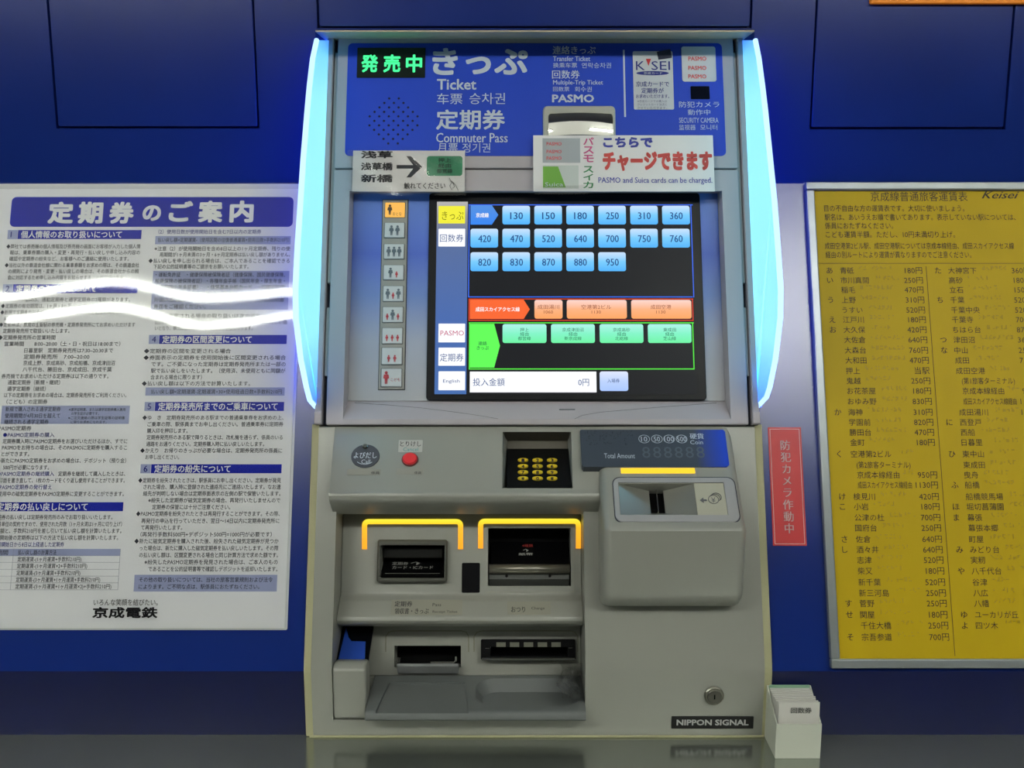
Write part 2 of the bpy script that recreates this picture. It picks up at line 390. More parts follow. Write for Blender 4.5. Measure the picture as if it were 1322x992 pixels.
# mirror
g = Geo(); mr = R(M, 701, 138, 794.5, 190, HP); g.rr(M, mr, .006, HW, HP+.004, .0015)
o = build('mirror_frame', g, mat('silver_plastic', (190, 190, 180), .3, metal=.3), tm)
g = Geo(); n = 16; mu0, mv0, mu1, mv1 = mr[0]+.0065, mr[1]+.004, mr[2]-.003, mr[3]-.011
bake(o, None, [cutter('rr', M, (mu0, mv0, mu1, mv1), .004, HW+.001, .02)])
for j in range(n+1):
    for i in range(n+1):
        a, b = i/n*2-1, j/n*2-1
        g.v.append(tuple(M.pt(mu0+(mu1-mu0)*i/n, mv0+(mv1-mv0)*j/n, HP-.0015+.0018*(1-b*b)+.0042*(b+1)/2+.004*(1-a*a))))
g.f = [(j*(n+1)+i, j*(n+1)+i+1, (j+1)*(n+1)+i+1, (j+1)*(n+1)+i) for j in range(n) for i in range(n)]
build('mirror', g, mat('mirror_glass', (225, 225, 220), .02, metal=1.), o, smooth=True)

# --- screen housing with a sloped well
g = Geo(); sr = R(M, 434, 219, 949.5, 548.5, HW); g.rr(M, (hr[0], sr[1], hr[2], sr[3]), .002, -.05, HW, .001)
sh = build('screen_housing', g, pale2, tm)
outer = R(M, 447, 246.5, 938, 541.5, HW); inner = R(M, 453, 250, 931, 518, -.015)
ou = [(outer[0], outer[1]), (outer[2], outer[1]), (outer[2], outer[3]), (outer[0], outer[3])]
iu = [(inner[0], inner[1]), (inner[2], inner[1]), (inner[2], inner[3]), (inner[0], inner[3])]
g = Geo(); k = .0205/.021
g.prism(M, iu, -.015, HW+.00005, ou)
bake(sh, None, [g])
# mould creases at the foot of the well
g = Geo()
def chamfer_pt(px, py):
    # the lower slope runs from inner[1] (w=-.015) to outer[1] (w=HW)
    y0, y1 = 518, 541.5; t = (py-y0)/(y1-y0); w = -.015+(HW+.015)*t
    return M.pt(*M.uv(px, py, w), w+.0001)
for pts in ([(458, 520.5), (500, 523), (545, 527), (585, 532), (620, 537), (643, 541)], [(742, 541), (752, 536.5), (775, 532.5), (815, 529), (870, 524.5), (925, 520.5)]):
    g = Geo(); g.tube([chamfer_pt(*p) for p in pts], .00035, 6); build('mould_crease', g, mat('crease', (120, 118, 115), .6), sh)
g = Geo()
for i in range(5):
    a = chamfer_pt(722+i*4, 529); g.tube([a, chamfer_pt(726.3+i*4, 529)], .0009, 6)
build('maker_mark', g, mat('emboss_grey', (105, 108, 112), .5), sh)
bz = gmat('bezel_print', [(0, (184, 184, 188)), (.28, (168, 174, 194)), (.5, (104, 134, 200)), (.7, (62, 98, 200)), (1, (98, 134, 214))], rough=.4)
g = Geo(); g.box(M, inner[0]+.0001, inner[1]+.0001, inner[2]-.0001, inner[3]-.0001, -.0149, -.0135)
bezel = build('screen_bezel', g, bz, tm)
BW = -.0135
# person selector strip and its buttons
g = Geo(); st = R(M, 490.8, 258, 525.2, 504, BW); g.rr(M, st, .0006, BW-.001, BW+.0005)
bst = build('button_strip', g, mat('strip_edge', (40, 42, 55), .5), tm)
g = Geo(); g.rr(M, (st[0]+.0009, st[1]+.0009, st[2]-.0009, st[3]-.0009), .0005, BW, BW+.002, .0004); build('strip_face', g, mat('strip_warm_grey', (150, 148, 142), .45), bst)
rows = [(263, 281.5), (289, 308), (316.5, 335.3), (343.5, 362.3), (370.5, 390), (397.5, 417), (424.5, 444.5), (450, 471.5), (477, 500)]
sets = ['A', 'aa', 'aaa', 'ac', 'aca', 'cac', 'ccc', 'cc', 'C']
fig_g = mat('figure_grey', (95, 105, 115), .6); fig_r = mat('figure_red', (190, 60, 70), .6); fig_k = mat('figure_dark', (70, 55, 40), .6)
def figure(g, pl, cu, vb, h, w):
    g.disc(pl, cu, vb+h*.87, h*.12, h*.12, w-.0003, w, n=12)
    s = h
    poly = [(-.09, 0), (-.02, 0), (0, .36), (.02, 0), (.09, 0), (.11, .42), (.13, .42), (.2, .42), (.22, .5), (.17, .74), (-.17, .74), (-.22, .5), (-.2, .42), (-.13, .42), (-.11, .42)]
    g.prism(pl, [(cu+a*s, vb+b*s) for a, b in poly], w-.0003, w)
for (y0, y1), s in zip(rows, sets):
    r4 = R(M, 495.2 if y0 < 400 else 493.8, y0, 522.3 if y0 < 400 else 521, y1, BW); r4 = (st[0]+.0042, r4[1], st[2]-.0042, r4[3])
    g = Geo(); g.rr(M, (r4[0]-.0007, r4[1]-.0007, r4[2]+.0007, r4[3]+.0007), .0008, BW+.001, BW+.0023); 
    b_ = build('person_button', g, mat('button_rim', (70, 70, 75), .5), tm)
    g = Geo(); g.rr(M, r4, .0006, BW+.002, BW+.0042, .0005)
    build('button_cap', g, em('button_lit', (255, 190, 90), 1.) if s == 'A' else mat('button_white', (205, 207, 208), .35), b_)
    w = BW+.0046; hgt = (r4[3]-r4[1]); gg, gr = Geo(), Geo()
    if s in 'AC' :
        cu = r4[0]+.006; (figure)(gg if s == 'A' else gr, M, cu, r4[1]+hgt*.14, hgt*.72, w)
        text(gg if s == 'A' else gr, M, 'おとな' if s == 'A' else 'こども', 507 if s == 'A' else 504.5, y0+11, 518.5 if s == 'A' else 516.5, y0+15.5, w)
    else:
        n = len(s); pt_ = .0066 if n == 3 else .0075
        for i, c in enumerate(s):
            cu = (r4[0]+r4[2])/2 + (i-(n-1)/2)*pt_
            hh = hgt*(.68 if c == 'a' else .42); figure(gg if c == 'a' else gr, M, cu, r4[1]+hgt*.14, hh, w)
    if gg.v: build('pictogram', gg, fig_k if s == 'A' else fig_g, b_)
    if gr.v: build('pictogram', gr, fig_r, b_)
# LCD
SW = BW+.004
g = Geo(); lr = R(M, 552.5, 250.5, 907, 517.5, BW); g.rr(M, lr, .004, BW-.001, SW, .0008)
lcd = build('touch_screen', g, mat('screen_frame_black', (7, 8, 15), .35, spec=.2), tm)
SP = SW+.0003
g = Geo(); g.box(M, *R(M, 562, 260, 896, 509, SP), SW-.0005, SP); build('display_area', g, mat('lcd_dark', (9, 9, 11), .35, spec=.12, emit=(30, 32, 38), es=.6), lcd)
K1 = SP+.0003; K2 = K1+.0003
def key(name, x0, y0, x1, y1, m, rad=.0028, poly=None, dw=0):
    g = Geo()
    if poly: 
        q = [M.uv(a, b, K1) for a, b in poly]; g.prism(M, q, SP-.0002, K1+dw)
    else: g.rr(M, R(M, x0, y0, x1, y1, K1), rad, SP-.0002, K1+dw)
    return build(name, g, m, lcd)
def led_rect(x0, y0, x1, y1, m, t=1.1):
    g = Geo()
    for a in ((x0, y0, x1, y0+t), (x0, y1-t, x1, y1), (x0, y0, x0+t, y1), (x1-t, y0, x1, y1)): g.box(M, *R(M, *a, K1), SP, K1-.0001)
    build('group_outline', g, m, lcd)
key('sidebar', 562.5, 260.5, 603, 509, gmat('sidebar_lit', [(0, (70, 112, 180)), (.35, (72, 108, 180)), (.8, (90, 112, 160)), (.93, (150, 152, 160)), (1, (190, 188, 185))], True, .95), .0002, dw=-.00015)
led_rect(604.8, 264, 894.3, 384, em('blue_line', (60, 110, 245), 1.1)); led_rect(605, 385.6, 895, 414.3, em('red_line', (225, 62, 35), 1.0)); led_rect(605.4, 416.3, 895.8, 477.2, em('green_line', (90, 240, 70), 1.), 1.3)
white_l = em('key_white', (250, 252, 255), 1.05)
for n, (y0, y1), m in (('menu_key', (266, 288.6), em('key_yellow', (245, 240, 60), 1.)), ('menu_key', (295.4, 318.4), white_l), ('menu_key', (418, 442.2), white_l), ('menu_key', (449, 472.4), white_l), ('menu_key', (479.6, 504), white_l)):
    key(n, 566, y0, 600.5, y1, m, .0008)
kb = gmat('key_blue', [(0, (80, 180, 255)), (.5, (120, 205, 255)), (1, (205, 228, 255))], True, 1.)
ko = gmat('key_orange', [(0, (255, 165, 95)), (.5, (255, 180, 130)), (1, (255, 215, 205))], True, 1.)
kg = gmat('key_green', [(0, (110, 245, 165)), (.5, (130, 245, 200)), (1, (175, 245, 235))], True, 1.)
kv = gmat('key_lilac', [(0, (170, 200, 255)), (.5, (190, 212, 255)), (1, (225, 232, 255))], True, 1.)
cols = [607.4+41.25*i for i in range(7)]
def cap(t, *a, **k):
    q = Print(INK, lcd, 'caption'); text(q.g, M, t, *a, **k); q.done()
INK = em('ink_blue', (30, 78, 150), .8)
fares = [[None, 130, 150, 180, 250, 310, 360], [420, 470, 520, 640, 700, 750, 760], [820, 830, 870, 880, 950]]
for r, ys in zip(fares, ((265.8, 289.8), (295.4, 319.7), (325.8, 350.2))):
    for i, fv in enumerate(r):
        if fv is None: continue
        x = cols[i]; key('fare_key', x, ys[0], x+35.6, ys[1], kb)
        cap( str(fv), x+10, ys[0]+8.4, x+26.5, ys[0]+17.4, K2, bold=.012)
key('group_arrow', 0, 0, 0, 0, gmat('arrow_blue', [(0, (50, 135, 245)), (1, (85, 145, 225))], True, 1.), poly=[(607.5, 290), (635, 290), (643.3, 277.5), (635, 265.2), (607.5, 265.2)])
key('group_arrow', 0, 0, 0, 0, em('arrow_orange', (252, 105, 50), 1.), poly=[(606.6, 412), (676, 412), (684, 399.5), (676, 387), (606.6, 387)])
key('group_arrow', 0, 0, 0, 0, em('arrow_green', (100, 255, 90), 1.), poly=[(606.6, 474.8), (638, 474.8), (645.5, 446.5), (638, 418.2), (606.6, 418.2)])
for a in ((690, 726.2), (731.8, 809.2), (815, 892.6)): key('transfer_key', a[0], 387.4, a[1], 411.6, ko)
for a in ((648.8, 705.5), (711.4, 768), (774.2, 830.6), (836.5, 892.6)): key('transfer_key', a[0], 418.6, a[1], 443, kg)
key('amount_bar', 606.5, 480, 770, 506.8, white_l, .0002); key('entry_key', 774.3, 479.8, 811, 505, kv)
cap( '投入金額', 610.5, 488.5, 651.5, 498.5, K2); cap( '0円', 746.5, 489.5, 760.5, 498.5, K2); cap( '入場券', 784, 489, 800, 494.5, K2)
cap( '回数券', 568, 302.5, 598.5, 312.5, K2); cap( '定期券', 568, 456.5, 598.5, 466.8, K2); cap( 'English', 572, 490, 593.5, 495.5, K2)
pass
INK = em('ink_olive', (140, 138, 20), .8); cap( 'きっぷ', 570.5, 273, 598.5, 284, K2); pass
INK = em('ink_pink', (215, 70, 120), .8); cap( 'PASMO', 568.5, 427, 599, 433.5, K2, bold=-.01); pass
INK = em('ink_white', (255, 250, 250), 1.); cap( '京成線', 614.5, 275, 631, 281, K2, bold=.02); cap( '成田スカイアクセス線', 614, 396.5, 671, 402.5, K2, bold=.02); pass
INK = em('ink_brown', (165, 85, 55), .8)
for x0, x1, t, f in ((694, 722, '成田湯川', '1060'), (750.5, 789, '空港第2ビル', '1130'), (840, 866.5, '成田空港', '1130')):
    cap( t, x0, 393.5, x1, 399.5, K2); cap( f, (x0+x1)/2-6, 401, (x0+x1)/2+6, 405, K2)
pass
INK = em('ink_green', (20, 110, 70), .8)
for cx, ls in ((677, ('押上', '経由', '都営線')), (739.7, ('京成津田沼', '経由', '新京成線')), (802.4, ('京成高砂', '経由', '北総線')), (864.5, ('東成田', '経由', '芝山線'))):
    for i, t in enumerate(ls): hw = len(t)*2.75; cap( t, cx-hw, 423.4+i*5.6, cx+hw, 428.4+i*5.6, K2)
cap( '連絡', 617.5, 441, 628.5, 446, K2, bold=.01); cap( 'きっぷ', 615.5, 447, 631, 451.8, K2, bold=.01)
pass

# --- glowing side fins
def fin_profile(xf, pts): 
    out = []
    for px, py in pts:
        r = ray(px, py); t = xf / r.x; p = CAM + r*t; out.append((p.y, p.z))
    return out
ptsL = [(412.5, 52), (407.5, 75), (403.5, 110), (400.8, 140), (398, 175), (395.5, 205), (392, 260), (388, 320), (385.5, 373), (386, 410), (389.5, 440), (392.5, 465), (399.5, 500), (403.5, 516), (412, 526)]
ptsR = [(971.5, 52), (976, 75), (980.5, 110), (984, 140), (987.5, 175), (990.5, 205), (996, 260), (1000.5, 320), (1004, 373), (1003.5, 410), (1000, 440), (997, 465), (990, 500), (986, 512), (973, 526)]
def fin_material():
    m = bpy.data.materials.new('lit_acrylic'); m.use_nodes = True; nt = m.node_tree; b = nt.nodes['Principled BSDF']
    tc = nt.nodes.new('ShaderNodeTexCoord'); sp = nt.nodes.new('ShaderNodeSeparateXYZ'); r = nt.nodes.new('ShaderNodeValToRGB')
    nt.links.new(tc.outputs['Generated'], sp.inputs[0]); nt.links.new(sp.outputs['Z'], r.inputs['Fac'])
    st = [(0, (30, 80, 245)), (.07, (80, 165, 255)), (.2, (138, 228, 255)), (.8, (144, 234, 255)), (.93, (110, 205, 255)), (1, (30, 85, 245))]
    while len(r.color_ramp.elements) < len(st): r.color_ramp.elements.new(.5)
    for e, (p, c) in zip(r.color_ramp.elements, st): e.position = p; e.color = lin(c) + (1,)
    nt.links.new(r.outputs['Color'], b.inputs['Emission Color']); b.inputs['Emission Strength'].default_value = .95*FIN
    b.inputs['Base Color'].default_value = (.3, .6, .8, 1); b.inputs['Roughness'].default_value = .3
    return m
finm = fin_material()
edge = em('lit_edge', (175, 212, 255), 1.6*FIN); edgeb = em('lit_back', (30, 70, 255), 2.4*FIN)
for pts, px0, s in ((ptsL, 416.5, -1), (ptsR, 968.5, 1)):
    xf = M.uv(px0-s*.0, 340)[0]; prof = fin_profile(xf, pts)
    a = M.hit(692, 526, .0); b = M.hit(692, 52, .0)
    body = prof + [(a.y, a.z), (a.y+.03, a.z+.008), (b.y+.03, b.z+.008), (b.y, b.z)]
    g = Geo(); g.xprism(body, xf, xf+s*.004); fo = build('side_light', g, finm, tm)
    # bright rounded rim following the edge, blue back sheet
    g = Geo(); g.tube([(xf+s*.0035, y, z) for y, z in prof], .0032, 8); build('light_rim', g, edge, fo, smooth=True)
    g = Geo(); g.xprism(body, xf+s*.0045, xf+s*.0065); build('light_back', g, edgeb, fo)

# --- lower body: side profile drawn out along x, opening cut for the dispensing bay
def yzp(lst): return [(M.hit(692, y, w).y, M.hit(692, y, w).z) for y, w in lst]
bL, bR = M.uv(406, 720)[0], M.uv(981.5, 720)[0]
body = yzp([(550.5, -.12), (550.5, -.001), (551.5, 0), (862, 0)]) + [(L.O.y, L.O.z-.004), (L.O.y, ZC+.0008), (L.O.y+.14, ZC+.0008)]
g = Geo(); g.xprism(body, bL, bR); lb = build('lower_body', g, pale, tm); kcut = cutter('box', M, *R(M, 645, 553, 742, 633), -.06, .02)
bay = R(M, 430.5, 640, 755, 930.5)
g = Geo(); v0 = M.uv(692, 865)[1]
bay_poly = [M.hit(692, 650, .03), M.hit(692, 650, -.1), Vector((0, L.O.y+.1, L.hit(692, 930.5).z)), Vector((0, L.O.y-.03, L.hit(692, 930.5).z))]
g.xprism([(p.y, p.z) for p in bay_poly], bay[0], bay[2])
# cut the bay (kept clear of the left corner below, where the pocket column stands)
bake(lb, (.0015, 2, 15), [g, kcut], True)
# sealant bead around the lower body
for s, (a, b) in ((-1, (396.5, 407)), (1, (980.5, 991.5))):
    x0, x1 = M.uv(a, 720)[0], M.uv(b, 720)[0]
    pr = yzp([(548, -.004), (548, -.0015), (862, -.0015), (869, -.0025)]) + [(L.O.y+.0005, ZC+.0005), (L.O.y+.01, ZC+.0005)] + yzp([(865, -.01)])
    g = Geo(); g.xprism(pr, x0, x1); bake(build('sealant_strip', g, cream, tm), (.001, 2))
g = Geo(); g.tube([(bL-.004, YC-.0006, ZC+.0012), (bR+.002, YC-.0006, ZC+.0012)], .0014, 6); build('sealant_bead', g, cream, tm)
# --- control deck over the bay
PD = through(M, 551, 0, 634, .026)
uL_ = M.uv(431, 600)[0]; uC = M.uv(782, 640, .02)[0]
g = Geo(); g.xprism(yzp([(550.8, -.04), (550.8, -.0008), (552, .0004), (633, .0255), (637, .0285), (641, .029), (646, .0265), (650, .021), (664, -.006), (664, -.04)]), uL_, uC)
deck = build('control_deck', g, pale, tm)
kt = PD.rect(648.5, 556, 738.5, 630.5); kb_ = PD.rect(654, 578, 735, 629, -.012)
kc = Geo(); a = [(kt[0], kt[1]), (kt[2], kt[1]), (kt[2], kt[3]), (kt[0], kt[3])]
b = [(kt[0]+.0055, kt[1]+.001), (kt[2]-.003, kt[1]+.001), (kt[2]-.003, kt[3]-.0005), (kt[0]+.0055, kt[3]-.0005)]
kc.prism(PD, b, -.026, .00005, a)
bake(deck, (.0012, 2, 30), [kc], True, 30)
# keypad
g = Geo(); g.box(PD, b[0][0]-.002, b[0][1]-.001, b[2][0]+.002, b[2][1]+.002, -.0262, -.0256); g.box(PD, kt[0]+.003, b[2][1]-.001, kt[2]-.002, b[2][1]+.0005, -.025, -.001)
build('keypad_well', g, mat('well_brown_grey', (92, 88, 80), .5), tm)
KP = through(M, 580, -.0150, 629, .0236)
g = Geo(); g.box(KP, *KP.rect(654.5, 579.5, 735.5, 629.5), -.004, 0); kp = build('keypad', g, mat('keypad_black', (14, 14, 14), .5, spec=.2), tm)
P = Print(prt_k, kp); y_m = mat('keypad_yellow', (225, 195, 35), .45)
kmesh = None
for j, y in enumerate((595, 602.8, 610.6, 618.6)):
    for i, x in enumerate((675.2, 694, 712.8)):
        u, v = KP.uv(x, y)
        if kmesh is None:
            g = Geo(); g.disc(KP, u, v, .0062, .0031, -.001, .0022, .0008, 20); ko_ = build('number_key', g, y_m, kp); kmesh = ko_.data; base = Vector((u, 0, 0)) + KP.V*v
        else:
            ko_ = bpy.data.objects.new('number_key', kmesh); COL.objects.link(ko_); ko_.parent = kp; ko_.location = Vector((u, 0, 0)) + KP.V*v - base
        text(P.g, KP, '123456789*0#'[j*3+i], x-1.9, y-2.6, x+1.9, y+1.9, .0026, bold=.03)
P.done()
# call button, cancel button
def lbl(x0, y0, x1, y1, m, pl, w, parent, name='label_strip'):
    g = Geo(); g.rr(pl, pl.rect(x0, y0, x1, y1), .0008, w, w+.0003); return build(name, g, m, parent)
cu, cv = PD.uv(471.7, 589.5)
g = Geo(); g.disc(PD, cu, cv, .0166, .0150, 0, .0012, .0004, 40); cb = build('call_button', g, mat('call_grey', (70, 74, 84), .4), tm)
u, v = PD.uv(471.7, 577.5); g = Geo(); g.disc(PD, u, v, .0034, .0032, .0008, .0038, .0012, 20); build('call_lamp', g, chrome, cb)
P = Print(prt_w, cb); text(P.g, PD, 'よびだし', 456.8, 584, 486.5, 592, .0015, bold=.015); text(P.g, PD, 'Call', 466.5, 593.5, 478, 599, .0015)
g2 = [PD.pt(cu+.0125*math.cos(math.radians(t)), cv+.0125*.86*math.sin(math.radians(t)), .0014) for t in range(225, 320, 8)]; P.g.tube(g2, .0004, 6); P.done()
lbl(448, 606, 491.5, 613.5, mat('clear_label', (152, 151, 143), .3), PD, 0, tm); lbl(511.5, 605.5, 546.5, 613, mat('clear_label', (152, 151, 143), .3), PD, 0, tm)
g = Geo(); u, v = PD.uv(529.3, 593.8); g.disc(PD, u, v, .0098, .0088, 0, .0012, .0003, 32); c2 = build('cancel_button', g, mat('rim_dark_red', (105, 45, 45), .4), tm)
g = Geo(); g.disc(PD, u, v+.0004, .0086, .0076, .001, .0042, .0014, 32); build('button_cap', g, mat('cancel_red', (225, 50, 58), .35), c2)
lbl(514.5, 568.5, 545.5, 584, mat('label_cream', (190, 190, 185), .4), PD, 0, tm)
P = Print(prt_k, deck); text(P.g, PD, 'とりけし', 516.5, 570, 543.7, 576.6, .0006, bold=.01)
for x0, x1 in ((479, 490), (535, 544)): text(P.g, PD, '係員', x0, 609, x1, 612.5, .0006)
P.done()
P = Print(mat('print_teal', (60, 150, 150), .5), deck); text(P.g, PD, 'Cancel', 520.5, 578, 540, 582.6, .0006); P.done()

# --- coin unit
CF = [(550.6, -.04), (550.6, 0), (673, .0585), (679, .064), (686, .0655), (768, .037), (777, .030), (782, .018), (784, -.04)]
g = Geo(); cu0 = M.uv(779, 690, .062)[0]; cu1 = M.uv(965, 690, .062)[0]
g.xprism(yzp(CF), cu0-.0, cu1); coin = build('coin_housing', g, pale, tm)
PC = through(M, 551, 0.0, 673, .0585)
cav = PC.rect(799, 624, 937, 666); 
bake(coin, (.011, 5, 60), [cutter('box', PC, cav[0]+.0008, cav[1]+.0008, cav[2]-.0008, cav[3]-.0008, -.03, .01)], True, 35)
# upper strip of deck continues left of coin housing under the amount panel
def PCR(*a): return PC.rect(*a)
u0, v0 = PC.uv(749, 603); 
SPL = [(552, .0002), (603, .0247)]
apoly = [(748.8, 556), (751.5, 600), (753.5, 603), (938.5, 603), (941.5, 600), (936, 557.5), (933.5, 555), (750.5, 555)]
AW = .0014
g = Geo(); g.prism(PC, [PC.uv(a, b, AW) for a, b in apoly], -.012, AW)
ap_m = bpy.data.materials.new('amount_panel_ramp'); ap_m.use_nodes = True; nt = ap_m.node_tree; bb = nt.nodes['Principled BSDF']
tc = nt.nodes.new('ShaderNodeTexCoord'); sp = nt.nodes.new('ShaderNodeSeparateXYZ'); r = nt.nodes.new('ShaderNodeValToRGB')
nt.links.new(tc.outputs['Generated'], sp.inputs[0]); nt.links.new(sp.outputs['X'], r.inputs['Fac']); nt.links.new(r.outputs['Color'], bb.inputs['Base Color'])
r.color_ramp.elements[0].position = .78; r.color_ramp.elements[0].color = lin((62, 70, 82)) + (1,); r.color_ramp.elements[1].position = .97; r.color_ramp.elements[1].color = lin((22, 62, 190)) + (1,)  # grey, turning blue towards the right end
bb.inputs['Roughness'].default_value = .4
ap = build('amount_panel', g, ap_m, tm)
P = Print(prt_w, ap); w = AW+.0003
for x, t in ((831.6, '10'), (848, '50'), (863.8, '100'), (880, '500')):
    uc, vc = PC.uv(x, 567.2, AW); P.g.tube([PC.pt(uc+.0064*math.cos(i*math.pi/12), vc+.0056*math.sin(i*math.pi/12), w) for i in range(24)], .0003, 6, True)
    hw = 2.2*len(t)-.4; text(P.g, PC, t, x-hw, 564, x+hw, 570.3, w)
text(P.g, PC, '硬貨', 890.5, 559.7, 908.5, 567, w, bold=.015); text(P.g, PC, 'Coin', 891, 568.6, 907.5, 573.8, w); text(P.g, PC, 'Total Amount', 780, 585.6, 819.6, 591.9, w)
P.done()
P = Print(mat('unlit_digits', (84, 94, 106), .5), ap)
for i in range(6): text(P.g, PC, '8', 829+i*14, 577, 839.5+i*14, 591.5, w, bold=-.01)
P.done()
g = Geo()
for row, y in enumerate((557, 561.5, 566.5, 571.5)):
    x = 754+row
    while x < 818:
        if random.random() < .62:
            for q in range(random.randint(1, 3)):
                u, v = PC.uv(x+random.choice((0, 1.6)), y+random.choice((0, 1.2, 2.4)), AW); g.disc(PC, u, v, .0006, .0005, AW-.0003, AW+.0004, n=6)
        x += 4.6
build('braille_dots', g, mat('braille_dark', (44, 52, 62), .4), ap, kind='stuff')
g = Geo(); g.rr(PC, PCR(801.5, 605.2, 897, 611.6), .0006, -.0005, .0012); build('coin_indicator', g, amber, tm)
# slot surround
g = Geo(); g.rr(PC, PCR(791.8, 616.5, 952.5, 676), .009, -.0005, .0006); o = build('coin_slot_surround', g, mat('outline_dark', (50, 52, 66), .4), tm)
cutc = lambda: cutter('box', PC, cav[0], cav[1], cav[2], cav[3], -.03, .02)
bake(o, None, [cutc()])
g = Geo(); g.rr(PC, PCR(793, 617.6, 951.2, 674.8), .0085, 0, .0016, .0006); o2 = build('surround_face', g, mat('surround_silver', (178, 178, 180), .35, metal=.25), o); bake(o2, None, [cutc()])
g = Geo(); o4 = PCR(799, 624, 898, 666); i4 = PC.rect(839, 633.5, 857.5, 663, -.016)
vs = [PC.pt(*p) for p in ((o4[0], o4[1], 0), (o4[2], o4[1], 0), (o4[2], o4[3], 0), (o4[0], o4[3], 0), (i4[0], i4[1], -.016), (i4[2], i4[1], -.016), (i4[2], i4[3], -.016), (i4[0], i4[3], -.016))]
g.add(vs, [(0, 1, 5, 4), (1, 2, 6, 5), (2, 3, 7, 6), (3, 0, 4, 7)])
build('coin_funnel', g, mat('funnel_metal', (170, 170, 160), .32, metal=.7), o)
g = Geo(); g.box(PC, i4[0]-.001, i4[1]-.001, i4[2]+.001, i4[3]+.001, -.03, -.022); g.box(PC, i4[0]-.001, i4[1]-.002, i4[0], i4[3]+.002, -.03, -.016); g.box(PC, i4[2], i4[1]-.002, i4[2]+.001, i4[3]+.002, -.03, -.016)
build('coin_slot', g, vblack, o)
g = Geo(); um = (i4[0]+i4[2])/2; g.box(PC, um-.0006, i4[1], um+.0004, i4[3], -.026, -.012); build('slot_divider', g, chrome, o)
g = Geo(); g.box(PC, o4[2]+.0002, cav[1]+.0003, cav[2]-.0003, cav[3]-.0003, -.004, .0004); cp = build('arrow_plate', g, mat('plate_ivory', (190, 188, 170), .4, metal=.2), o)
P = Print(mat('print_grey', (95, 95, 100), .5), o); w = .0008
au, av = PC.uv(908, 646.5); P.g.prism(PC, [(au+a*.001, av+b*.001) for a, b in ((-4.2, 0), (.2, 3.6), (.2, 1.1), (3.8, 1.1), (3.8, -1.1), (.2, -1.1), (.2, -3.6))], w-.0002, w)
au, av = PC.uv(921, 645.5)
for k, (dx, dy) in enumerate(((0, 0), (.0018, .0016), (.0034, .003))):
    P.g.tube([PC.pt(au+dx+.0058*math.cos(math.radians(t)), av+dy+.0054*math.sin(math.radians(t)), w) for t in (range(0, 360, 15) if k == 0 else range(-40, 141, 15))], .0004, 6, k == 0)
text(P.g, PC, '¥', 918.3, 642.5, 923.8, 649, w); P.done()

# --- dispensing bay insert
IW = -.045
ins = [(645, -.11), (645, IW), (767, IW), (770, -.043), (776, -.036), (797, -.023), (802, -.0225), (806, -.027), (808, -.036), (808.5, -.07), (872, -.075), (874, -.078)]
g = Geo(); iu0, iu1 = bay[0]+.0002, bay[2]-.0002; ze = L.hit(692, 931).z+.0002; g.xprism(yzp(ins)+[(L.O.y+.03, ze), (L.O.y+.1, ze), (L.O.y+.12, M.hit(692, 645, -.11).z-.05)], iu0, iu1); bay_o = build('dispensing_bay', g, pale, tm)
cuts = [cutter('rr', M, R(M, 492, 702, 574, 749, IW), .002, IW-.045, IW+.01), cutter('rr', M, R(M, 630, 682, 737, 757, IW), .001, IW-.045, IW+.01),
        cutter('rr', M, R(M, 509, 834, 595, 862, -.072), .001, -.115, -.06), cutter('rr', M, R(M, 624, 829, 741, 850, -.072), .001, -.11, -.06)]
bake(bay_o, (.0012, 3, 12), cuts, True, 30)
# amber brackets
def bracket(x0, y0, x1, y1, t=6.4, r=8):
    w = IW+.0012; pts = []
    pts += [(x0, y1), (x0+t, y1)] + [(x0+t+2*(1-math.cos(a)), y0+t+2*(1-math.sin(a))) for a in (0, .8, 1.57)]
    pts += [(x1-t-2+2*math.sin(a), y0+t+2-2*math.cos(a)) for a in (0, .8, 1.57)] + [(x1-t, y1), (x1, y1)]
    pts += [(x1-r+r*math.cos(a), y0+r-r*math.sin(a)) for a in (0, .4, .8, 1.2, 1.57)] + [(x0+r-r*math.sin(a), y0+r-r*math.cos(a)) for a in (0, .4, .8, 1.2, 1.57)]
    g = Geo(); g.prism(M, [M.uv(a, b, w) for a, b in pts], IW-.0005, w); return g
am_g = gmat('amber_bracket', [(0, (255, 165, 35)), (.7, (255, 185, 40)), (.93, (255, 225, 55)), (1, (255, 232, 70))], True, 1.15)
build('slot_indicator', bracket(467.3, 670.5, 597.8, 709.5), am_g, tm); build('slot_indicator', bracket(617.3, 670, 750, 708.5), am_g, tm)
# card slot
g = Geo(); g.rr(M, R(M, 487, 697, 577.6, 752, IW+.006), .003, IW-.001, IW+.009, .002); cs = build('card_slot', g, mat('slot_frame_grey', (80, 80, 74), .35), tm)
bake(cs, None, [cutter('rr', M, R(M, 491, 704, 574.5, 746.5, IW+.006), .002, IW-.01, .02)])
g = Geo(); g.box(M, *R(M, 489, 702, 576, 749, IW-.02), IW-.035, IW-.03); 
SL = through(M, 724, IW-.022, 746, IW+.004); build('slot_cavity', g, vblack, cs)
g = Geo(); g.box(SL, *SL.rect(493, 724, 572, 745), -.003, 0); build('card_guide', g, black, cs)
g = Geo(); g.rr(M, R(M, 494, 707, 571, 721, IW), .002, IW-.02, IW-.006, .001); build('slot_hood', g, mat('hood_dark', (20, 20, 19), .4, spec=.2), cs)
g = Geo(); a_, b_ = SL.uv(497, 741.3), SL.uv(568, 741.3); g.tube([SL.pt(*a_, .0006), SL.pt(*b_, .0006)], .0006, 6); g.tube([M.hit(489.5, 745, IW+.009), M.hit(492.5, 736, IW+.009)], .0007, 6)
build('metal_edge', g, chrome, cs)
